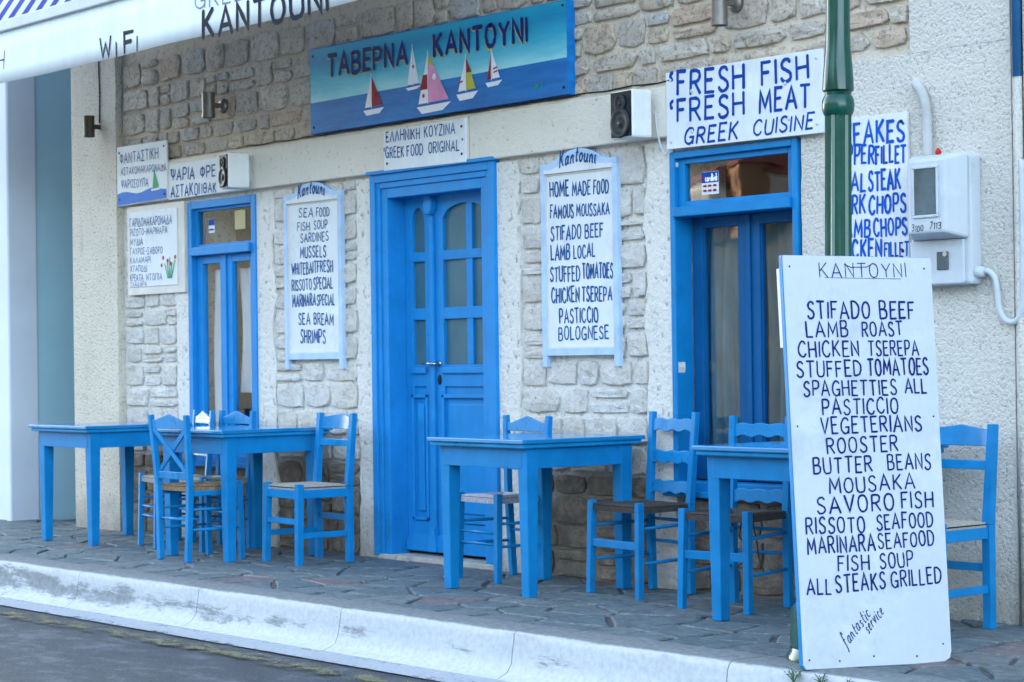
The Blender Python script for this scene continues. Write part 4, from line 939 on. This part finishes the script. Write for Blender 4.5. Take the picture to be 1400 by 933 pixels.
L.line('3100',4.338,1.712,4.402,1.712,.026,.12,.08,.1); L.line('7113',4.438,1.716,4.500,1.718,.028,.12,.08,.15); L.build(m_black_ink, t)
MB().lathe([(.012,0),(.015,.010),(.010,.018),(.004,.028)], 12).build('red_seal', m_red, t).location = (-.045,-.10,.302)
def corr(pts, r, n=12, k=10, amp=.08):
    P = cr3([Vector(p) for p in pts], k); rs = [r*(1+amp*(1 if i % 2 else -1)) for i in range(len(P))]; return MB().tube(P, rs, n)
def cr3(p, k):
    out = []
    for i in range(len(p)-1):
        a, b, c, d = p[max(i-1,0)], p[i], p[i+1], p[min(i+2,len(p)-1)]
        for j in range(k):
            t_ = j/k; out.append(.5*((2*b)+(c-a)*t_+(2*a-5*b+4*c-d)*t_*t_+(3*b-a-3*c+d)*t_**3))
    return out+[p[-1]]
c1 = thing('ribbed_conduit', 'grey ribbed conduit bending out of the wall down into the meter box', 'conduit', (4.29,0,2.2))
corr([(-.10,.02,.20),(-.075,-.015,.185),(-.035,-.035,.155),(-.005,-.040,.095),(.003,-.040,.02),(.004,-.040,-.145)], .022, 12, 12).build('hose', m_hose, c1, smooth=True)
c2 = thing('white_conduit', 'white plastic conduit looping from the meter box to the far right wall edge', 'conduit', (4.66,-.03,1.4))
MB().tube(cr3([Vector(p) for p in ((-.068,-.01,.128),(-.035,-.01,.128),(-.005,-.005,.095),(.005,0,.02),(.012,0,-.035),(.045,0,-.085),(.090,0,-.093),(.125,0,-.06),(.138,0,.03),(.142,0,.25),(.142,0,.6))], 6), .0130, 12).build('pipe', m_greypl, c2, smooth=True)

# ------------------------------------------------------------------ awning
aw = thing('awning', 'white lettered valance with blue striped canvas above, at the upper left', 'awning', (-2,-1.3,3.0))
va = MB(); nx_ = 120; X0, X1 = -1.75, 4.05
V = []; F = []
for i in range(nx_+1):
    x = X0+(X1-X0)*i/nx_
    for z, k in ((-.012,1),(.08,.8),(.2,.4),(.315,0)): V.append((x, .012*k*math.sin(x*2.3)+.005*k*math.sin(x*6.1), z))
for i in range(nx_):
    for j in range(3): a = i*4+j; F.append((a, a+4, a+5, a+1))
vo = MB().add(V, F).build('valance', m_valance, aw, smooth=True); sm = vo.modifiers.new('s','SOLIDIFY'); sm.thickness = .003; sm.offset = 1
MB().box(X0,-.03,.315,X1,.03,.385).build('front_bar', m_greypl, aw, bevel=.006)
cn = MB(); V = []; F = []
for i in range(41):
    x = X0+(X1-X0)*i/40
    for j in range(7): u_ = j/6; V.append((x, 1.27*u_, .385+2.0*u_-.05*math.sin(math.pi*u_)))
for i in range(40):
    for j in range(6): a = i*7+j; F.append((a, a+7, a+8, a+1))
co_ = MB().add(V, F).build('canopy', m_stripe, aw, smooth=True); sm = co_.modifiers.new('s','SOLIDIFY'); sm.thickness = .004
MB().tube([(X1-.05,.0,.35),(X1-.05,1.26,.5)], .015, 8).build('arm', m_greypl, aw, smooth=True); MB().tube([(-1.70,.0,.35),(-1.70,1.26,.5)], .015, 8).build('arm', m_greypl, aw, smooth=True)
vf = lambda x: (.012*math.sin((x+2)*2.3)+.005*math.sin((x+2)*6.1))
awmap = lambda x, z, d: (x+2, vf(x)*max(0,min(1,(3.315-z)/.32))-.004-d, z-3.0)
TA = TXT['awn']
L = Letters(awmap, 3); L.line(*TA[0][:6],.07,.02); L.line('W',TA[1][1],TA[1][2],TA[1][1]+.13,TA[1][2],TA[1][5],.12,.03); L.line('ı',TA[1][3],TA[1][4],TA[1][3]+.01,TA[1][4],TA[1][5],.11,.0); L.line('F',TA[2][1],TA[2][2],TA[2][1]+.11,TA[2][2],TA[2][5],.2,.03); L.line('ı',TA[2][3],TA[2][4],TA[2][3]+.01,TA[2][4],TA[2][5],.12,.0); L.line(*TA[4][:6],.20,.04); L.build(m_black_ink, aw)
L = Letters(awmap, 3); L.line(*TA[3][:6],.10,.03); L.build(m_grey_ink, aw)

# ------------------------------------------------------------------ lamp post
lp = thing('lamp_post', 'green fluted cast iron lamp post behind the tall menu panel', 'lamp post', (4.932,-1.366,0))
def part(prof, name, **k):
    o = MB().lathe(prof, k.get('n', 32), flute=k.get('flute')).build(name, m_green, lp, smooth=True); e = o.modifiers.new('e','EDGE_SPLIT'); e.split_angle = R(38); return o
part([(.202,0),(.202,.02),(.192,.035),(.188,.05)], 'base_flange'); part([(.186,.05),(.186,.20),(.170,.22),(.135,.25),(.120,.28),(.115,.52),(.10,.56)], 'pedestal', n=16)
part([(.062,.56),(.075,.58),(.075,.61),(.060,.63),(.053,.66),(.0515,2.095)], 'fluted_shaft', n=28, flute=(.66,2.10,.13))
part([(.052,2.095),(.056,2.10),(.0615,2.115),(.063,2.135),(.061,2.158),(.053,2.172)], 'ring')
part([(.050,2.172),(.052,2.185),(.0605,2.192),(.0605,2.200),(.059,2.24),(.054,2.30),(.0485,2.36),(.0465,2.45),(.046,2.9),(.044,4.2)], 'upper_shaft')

lp.rotation_euler = (-.0100, .0082, 0)   # the post leans a little
# ------------------------------------------------------------------ tall menu panel leaning on the post
ex_ = Vector((5.236-5.052, -1.065+1.697, -.007)).normalized(); ey_ = (Vector((4.925,-1.642,1.539))-Vector((5.052,-1.697,0))).normalized(); ez_ = ex_.cross(ey_)
ey_ = ez_.cross(ex_)
mpn = thing('tall_menu_board', 'tall white hand lettered menu panel with blue edges leaning on the green lamp post', 'menu board', (5.052,-1.697,0.012))
Mx = Matrix((ex_, ey_, ez_)).transposed().to_4x4(); Mx.translation = Vector((5.052,-1.697,.012)); mpn.matrix_world = Mx
def flat(o_poly, z0, z1):
    m = MB(); n = len(o_poly); m.add([(x,y,z1) for x,y in o_poly]+[(x,y,z0) for x,y in o_poly], [tuple(range(n)), tuple(range(2*n-1,n-1,-1))]+[((i+1)%n,i,i+n,(i+1)%n+n) for i in range(n)]); return m
OUT = [(.012,-.006),(.30,-.008),(.615,-.012),(.648,.004),(.657,.030),(.660,.6),(.663,1.542),(.66,1.547),(.3,1.549),(.002,1.548),(-.001,1.54),(-.0,.6),(.001,.01)]
flat(OUT, -.024, -.001).build('blue_backing', m_blue, mpn, bevel=.001)
flat([(x*.994+.003, y*.998+.002) for x, y in OUT], -.001, .0015).build('white_face', m_white_board, mpn)
MB().box(.0,1.20,-.045,.03,1.5,-.024).build('batten', m_white_sign, mpn); MB().box(.06,.2,-.045,.10,1.45,-.024).build('batten', m_blue, mpn); MB().box(.56,.2,-.045,.60,1.45,-.024).build('batten', m_blue, mpn)
bm_ = lambda u_, v_, d: (u_, v_, .0015+d)
L = Letters(bm_, 12)
for i, T in enumerate(TXT['board'][1:-2]): L.line(*T, .125, .04)
L.build(m_ink2, mpn)
T = TXT['board'][0]; L = Letters(bm_, 2); L.line(*T, .07, .03); L.ribbon([(T[1]+.02,T[2]),(T[1]+.36,T[2]-.001)], .0015); L.ribbon([(.27,1.515),(.30,1.505),(.37,1.507),(.385,1.515)],.003); L.build(m_grey2 if 'm_grey2' in globals() else m_ink2, mpn)
L = Letters(bm_, 6)
for q in range(9): L.ribbon([(.40+q*.021,.262+.002*q),(.408+q*.021,.272+.004*(q%3)),(.416+q*.021,.262+.002*q)],.0022)
L.build(m_ghost, mpn)
L = Letters(bm_, 2)
for T in TXT['board'][-2:]: L.line(*T[:5], .050, .075, .05, .25)
L.build(m_ink2, mpn)
for (a, b) in ((.03,1.505),(.63,1.505),(.03,.9),(.635,.93),(.03,.03),(.62,.06),(.31,.03),(.16,.02),(.5,.02)):
    m = MB(); m.lathe([(.004,0),(.004,.0015)], 8); m.v = [(a+q, b+r_, s_+.0015) for q, r_, s_ in m.v]; m.build('nail', m_metal_dk, mpn)
# ------------------------------------------------------------------ tables
def make_table():
    t = thing('table', 'x', 'table', (0,0,0), 0, 'blue square taverna tables'); H = .78
    MB().box(-.40,-.40,H-.022,.40,.40,H).build('tabletop', m_blue_top, t, bevel=.005)
    MB().box(-.386,-.386,H-.044,.386,.386,H-.022).build('edge_moulding', m_blue_edge, t, bevel=.006)
    for s_ in (-1, 1):
        MB().box(-.32,s_*.335-.011,.635,.32,s_*.335+.011,H-.044).build('apron', m_blue, t, bevel=.002)
        MB().box(s_*.345-.011,-.32,.635,s_*.345+.011,.32,H-.044).build('apron', m_blue, t, bevel=.002)
        for r_ in (-1, 1): MB().bar((s_*.322,r_*.306,0), (s_*.322,r_*.306,H-.044), .056,.056,.076,.076).build('leg', m_blue, t, bevel=.004)
    return t
m_blue_top = paint('worn_tabletop_paint', (.008,.20,.46), .07, .12, chip=(.10,.12,.14), chipamt=.74, spec=1.0, bump=.04)
tables = [((2.05,-.47,0), -.02, 'blue square table standing right of the door, worn edge towards the street'),
          ((-2.40,-.47,0), .0, 'leftmost blue square table, in front of the rough plastered pilaster'),
          ((-.755,-.47,0), .015, 'blue square table left of the door with the cross-backed chair in front'),
          ((4.02,-.475,0), .0, 'blue square table under the right window, partly hidden by the tall menu panel')]
proto = make_table(); index_kids(proto)
for i, (loc, rz, lab) in enumerate(tables):
    o = proto if i == 0 else copy_tree(proto); o.location = loc; o.rotation_euler = (0,0,rz); o['label'] = lab
# ------------------------------------------------------------------ chairs
def seat_mesh(fw_, bw_, y0, y1, z, puff=.012, nrow=13, sag=0.0):
    "rush seat: four triangular fields of cords meeting in the middle"
    m = MB(); C_ = [(-fw_,y0),(fw_,y0),(bw_,y1),(-bw_,y1)]; c = (0,(y0+y1)/2)
    for q in range(4):
        a, b = C_[q], C_[(q+1) % 4]
        for k in range(nrow):
            u0, u1 = k/nrow, (k+1)/nrow; um = (u0+u1)/2
            L_ = lambda p, u_: (p[0]+(c[0]-p[0])*u_, p[1]+(c[1]-p[1])*u_)
            P0, P1 = L_(a,u0), L_(b,u0); Q0, Q1 = L_(a,u1), L_(b,u1); M0, M1 = L_(a,um), L_(b,um)
            zb = z+puff*math.sin(math.pi*min(1,um+.15))-sag*um; V = [(*P0,zb-.003),(*P1,zb-.003),(*M0,zb+.0035),(*M1,zb+.0035),(*Q0,zb-.003),(*Q1,zb-.003)]
            m.add(V, [(0,1,3,2),(2,3,5,4)])
    n = len(m.v); V = [(*p,z-.028) for p in C_]+[(*p,z) for p in C_]; m.add(V, [(3,2,1,0),(0,1,5,4),(1,2,6,5),(2,3,7,6),(3,0,4,7)])
    return m
def wavy_slat(w0, w1, z0, z1, y0, y1, peak=0, wave=0, curve=0, th=.016, seg=16):
    "back slat between the posts; lower and upper edge shaped, bent backwards in plan"
    m = MB(); n = seg; V = []
    for i in range(n+1):
        u_ = 2*i/n-1; xl = (w0+(w1-w0)*0)*u_
        cz = curve*(1-u_*u_)
        zt = z1 + (peak*max(0,1-abs(u_)/.78) if wave == 0 else 0) + wave*math.cos(u_*9.4)*.6
        zb = z0 + wave*math.cos(u_*9.4)
        for (z, yy) in ((zb, y0), (zt, y1)):
            V += [((w0 if z == zb else w1)*u_, yy+cz-th/2, z), ((w0 if z == zb else w1)*u_, yy+cz+th/2, z)]
    F = []
    for i in range(n):
        a = i*4; b = a+4
        F += [(a,b,b+2,a+2), (a+1,a+3,b+3,b+1), (a+2,b+2,b+3,a+3), (a,a+1,b+1,b)]
    F += [(0,2,3,1), (n*4,n*4+1,n*4+3,n*4+2)]
    return m.add(V, F)
def make_chair(kind, rushm, shape=None, twine=False, sag=0.0):
    """front towards -Y. fw/bw/tw: half spacing of front legs, back legs and post tops"""
    S = dict(fw=.195,bw=.18,tw=.19,fd=.18,bd=.17,td=.20,h=.87); S.update(shape or {})
    fw_, bw_, tw_, fd, bd_, td, h = (S[k] for k in ('fw','bw','tw','fd','bd','td','h'))
    t = thing('chair', 'x', 'chair', (0,0,0), 0, 'blue wooden taverna chairs'); sz = .445; B = dict(bevel=.003)
    lw = .036 if kind != 'yoke' else .042
    ft = fw_-.008
    for s_ in (-1, 1):
        MB().bar((s_*fw_,-fd,0),(s_*ft,-fd+.012,sz+.022),lw*.92,lw*.92,lw,lw).build('leg', m_blue, t, **B)
        ms_ = bw_+(tw_-bw_)*.45; my_ = bd_-.005
        post = MB().bar((s_*bw_,bd_,0),(s_*ms_,my_,sz),lw,lw*.95,lw,lw); post.bar((s_*ms_,my_,sz),(s_*tw_,td,h),lw,lw,lw*.92,lw*.8)
        post.build('back_post', m_blue, t, **B)
    xm = lambda z: (bw_+(tw_-bw_)*.45) + (tw_-(bw_+(tw_-bw_)*.45))*(z-sz)/(h-sz) if z > sz else bw_+(tw_-bw_)*.45*z/sz
    ym = lambda z: (bd_-.005)+(td-bd_+.005)*(z-sz)/(h-sz) if z > sz else bd_
    xi = lambda z: xm(z)-lw*.35
    bsz = xm(sz)
    seat_mesh(ft+.006, bsz+.004, -fd+.004, bd_-.016, sz-.002, .010 if kind != 'yoke' else .016, sag=sag).build('seat', rushm, t)
    if kind == 'yoke':
        fr_ = MB(); MB().box(-ft,-fd-.004,sz-.062,ft,-fd+.020,sz-.012).build('seat_rail', m_blue, t, **B); MB().box(-bsz,bd_-.02,sz-.055,bsz,bd_,sz-.012).build('seat_rail', m_blue, t, **B)
        for s_ in (-1,1): MB().bar((s_*ft,-fd,sz-.036),(s_*bsz,bd_,sz-.036),.022,.050,ax=(1,0,0)).build('seat_rail', m_blue, t, **B)
    elif kind == 'cross':
        MB().bar((-ft,-fd,sz-.035),(ft,-fd,sz-.035),.030,.02,ax=(0,0,1)).build('seat_rail', m_blue, t, **B)
        for s_ in (-1,1): MB().bar((s_*ft,-fd,sz-.04),(s_*bsz,bd_,sz-.04),.020,.030,ax=(1,0,0)).build('seat_rail', m_blue, t, **B)
    def rnd(p, q, r=.0085): MB().tube([p, (Vector(p)+Vector(q))/2, q], [r*.8,r*1.1,r*.8], 8).build('rung', m_blue, t, smooth=True)
    def flatr(p, q, w_=.034, d_=.018): MB().bar(p, q, w_, d_, ax=(0,0,1)).build('rung', m_blue, t, **B)
    fx = lambda z: fw_+(ft-fw_)*z/sz; fy = lambda z: -fd+.012*z/sz
    if kind == 'yoke':
        flatr((-fx(.25),fy(.25),.25),(fx(.25),fy(.25),.25)); flatr((-xm(.26),bd_,.26),(xm(.26),bd_,.26))
        for s_ in (-1,1): flatr((s_*fx(.17),fy(.17),.17),(s_*xm(.17),bd_,.17))
    elif kind == 'ladder':
        flatr((-fx(.255),fy(.255),.255),(fx(.255),fy(.255),.255),.040,.018)
        for s_ in (-1,1): rnd((s_*fx(.34),fy(.34),.34),(s_*xm(.35),bd_,.35)); rnd((s_*fx(.17),fy(.17),.17),(s_*xm(.18),bd_,.18))
        rnd((-xm(.36),bd_,.36),(xm(.36),bd_,.36)); rnd((-xm(.25),bd_,.25),(xm(.25),bd_,.25))
    else:
        for z in ((.26,.20) if kind == 'peaked' else (.27,.18)): rnd((-fx(z),fy(z),z),(fx(z),fy(z),z))
        for s_ in (-1,1): rnd((s_*fx(.31),fy(.31),.31),(s_*xm(.31),bd_,.31)); rnd((s_*fx(.19),fy(.19),.19),(s_*xm(.19),bd_,.19))
        rnd((-xm(.25),bd_,.25),(xm(.25),bd_,.25))
    def slat(z0, z1, **k): wavy_slat(xi(z0), xi(z1), z0, z1, ym(z0), ym(z1), **k).build('back_slat', m_blue_slat, t, **B)
    if kind == 'peaked': slat(h-.085, h-.040, peak=.038); slat(.575,.620)
    if kind == 'yoke': wavy_slat(xi(h-.09), xi(h), h-.095, h-.022, ym(h-.09), ym(h), curve=.03, peak=.018).build('top_rail', m_blue_slat, t, **B); slat(h-.195, h-.155, curve=.02)
    if kind == 'ladder': slat(h-.095, h-.035, wave=.006); slat(h-.255, h-.195, wave=.006); slat(h-.405, h-.345, wave=.006)
    if kind == 'cross':
        slat(h-.085, h-.030, peak=.035); slat(.485,.530)
        a0, a1 = .535, h-.088
        for s_ in (-1,1): MB().bar((-s_*(xi(a0)-.01),ym(a0)+.006*s_,a0-.005),(s_*(xi(a1)-.01),ym(a1)+.006*s_,a1+.005),.030,.012).build('cross_brace', m_blue, t, **B)
    if twine:
        rg = random.Random(5)
        for k in range(5):
            x_ = rg.uniform(-.12,.14); y_ = rg.uniform(-.15,.12); l_ = rg.uniform(.08,.30)
            MB().tube([(x_,y_,sz-.02),(x_+rg.uniform(-.03,.03),y_,sz-.02-l_*.4),(x_+rg.uniform(-.05,.05),y_+.02,sz-.02-l_*.75),(x_+rg.uniform(-.06,.08),y_,sz-.02-l_)], .0035, 5).build('loose_cord', m_rush_dk, t)
    return t
m_blue_slat = paint('blue_slat_paint', (.008,.215,.50), .25, .12, chip=(.5,.6,.7), chipamt=.77, spec=.32)
kid = {}
def put(t, x, y, rz, label): t.location = (x, y, 0); t.rotation_euler = (0,0,rz); t['label'] = label
put(make_chair('yoke', m_rush_gr), -.08,-.44,-.07, 'blue chair with curved top rail between the left tables and the door')
c = make_chair('ladder', m_rush_dk, dict(fw=.21,bw=.16,tw=.18,h=.90,td=.20), sag=.012); put(c, 2.64,-.27,-.12, 'blue ladder-back chair with three wavy slats, right of the table by the door')
put(make_chair('ladder', m_rush_dk, dict(fw=.195,bw=.16,tw=.165,h=.89,td=.19), twine=True, sag=.02), 3.42,-.39,.12, 'blue ladder-back chair with cords hanging from its torn black seat')
put(make_chair('peaked', m_rush_bl, dict(fw=.19,bw=.14,tw=.205,h=.87,td=.17,fd=.16,bd=.16)), 1.55,-.29,-.09, 'blue chair with woven pale rope seat behind the table next to the door')
pk = make_chair('peaked', m_rush_gr); index_kids(pk); put(pk, -1.68,-.40,-.26, 'blue chair with peaked back in the gap between the two left tables')
pk2 = copy_tree(pk); put(pk2, -1.30,-.36,-.02, 'blue chair with pointed back rail directly behind the cross-backed chair')
put(make_chair('cross', m_rush_br, dict(bw=.165,tw=.215,td=.20)), -.74,-.79,3.12, 'blue cross-backed chair with brown rush seat, its back to the street')
put(make_chair('yoke', m_rush_gr, dict(h=.87)), 4.55,-.37,.03, 'blue chair at the far right, half hidden by the tall menu panel')
# ------------------------------------------------------------------ weeds in the kerb
def weed(label, x, y, z, s, n, seed):
    rg = random.Random(seed); t = thing('weed', label, 'plant', (x,y,z), group='weeds by the kerb')
    lf = MB(); st_ = MB()
    for k in range(n):
        a = rg.uniform(0,6.28); r_ = rg.uniform(.15,.7)*s; h_ = rg.uniform(.35,1)*s; tip = Vector((math.cos(a)*r_, math.sin(a)*r_, h_))
        st_.tube([(0,0,-.005), tip*.5+Vector((0,0,.1*s)), tip], [.0025,.002,.001], 5)
        for q in range(4):
            b = tip*(.4+.2*q)+Vector((0,0,.08*s)); d = Vector((math.cos(a+(-1)**q*1.1), math.sin(a+(-1)**q*1.1), .25))*s*.34*(1-.1*q); w_ = d.cross(Vector((0,0,1))).normalized()*s*.085
            lf.add([b, b+d*.5+w_, b+d, b+d*.5-w_], [(0,1,2),(0,2,3)])
    lf.build('leaves', m_leaf, t); st_.build('stems', m_leaf, t)
weed('small green weed growing in front of the left foot of the tall menu panel', 5.03,-1.722,-.035,.062,9,2); weed('low weed at the bottom edge, right of the taller weed', 5.17,-1.722,-.03,.045,9,5)
weed('tiny sprig of weed in the kerb joint furthest right', 5.30,-1.72,-.02,.03,6,8)
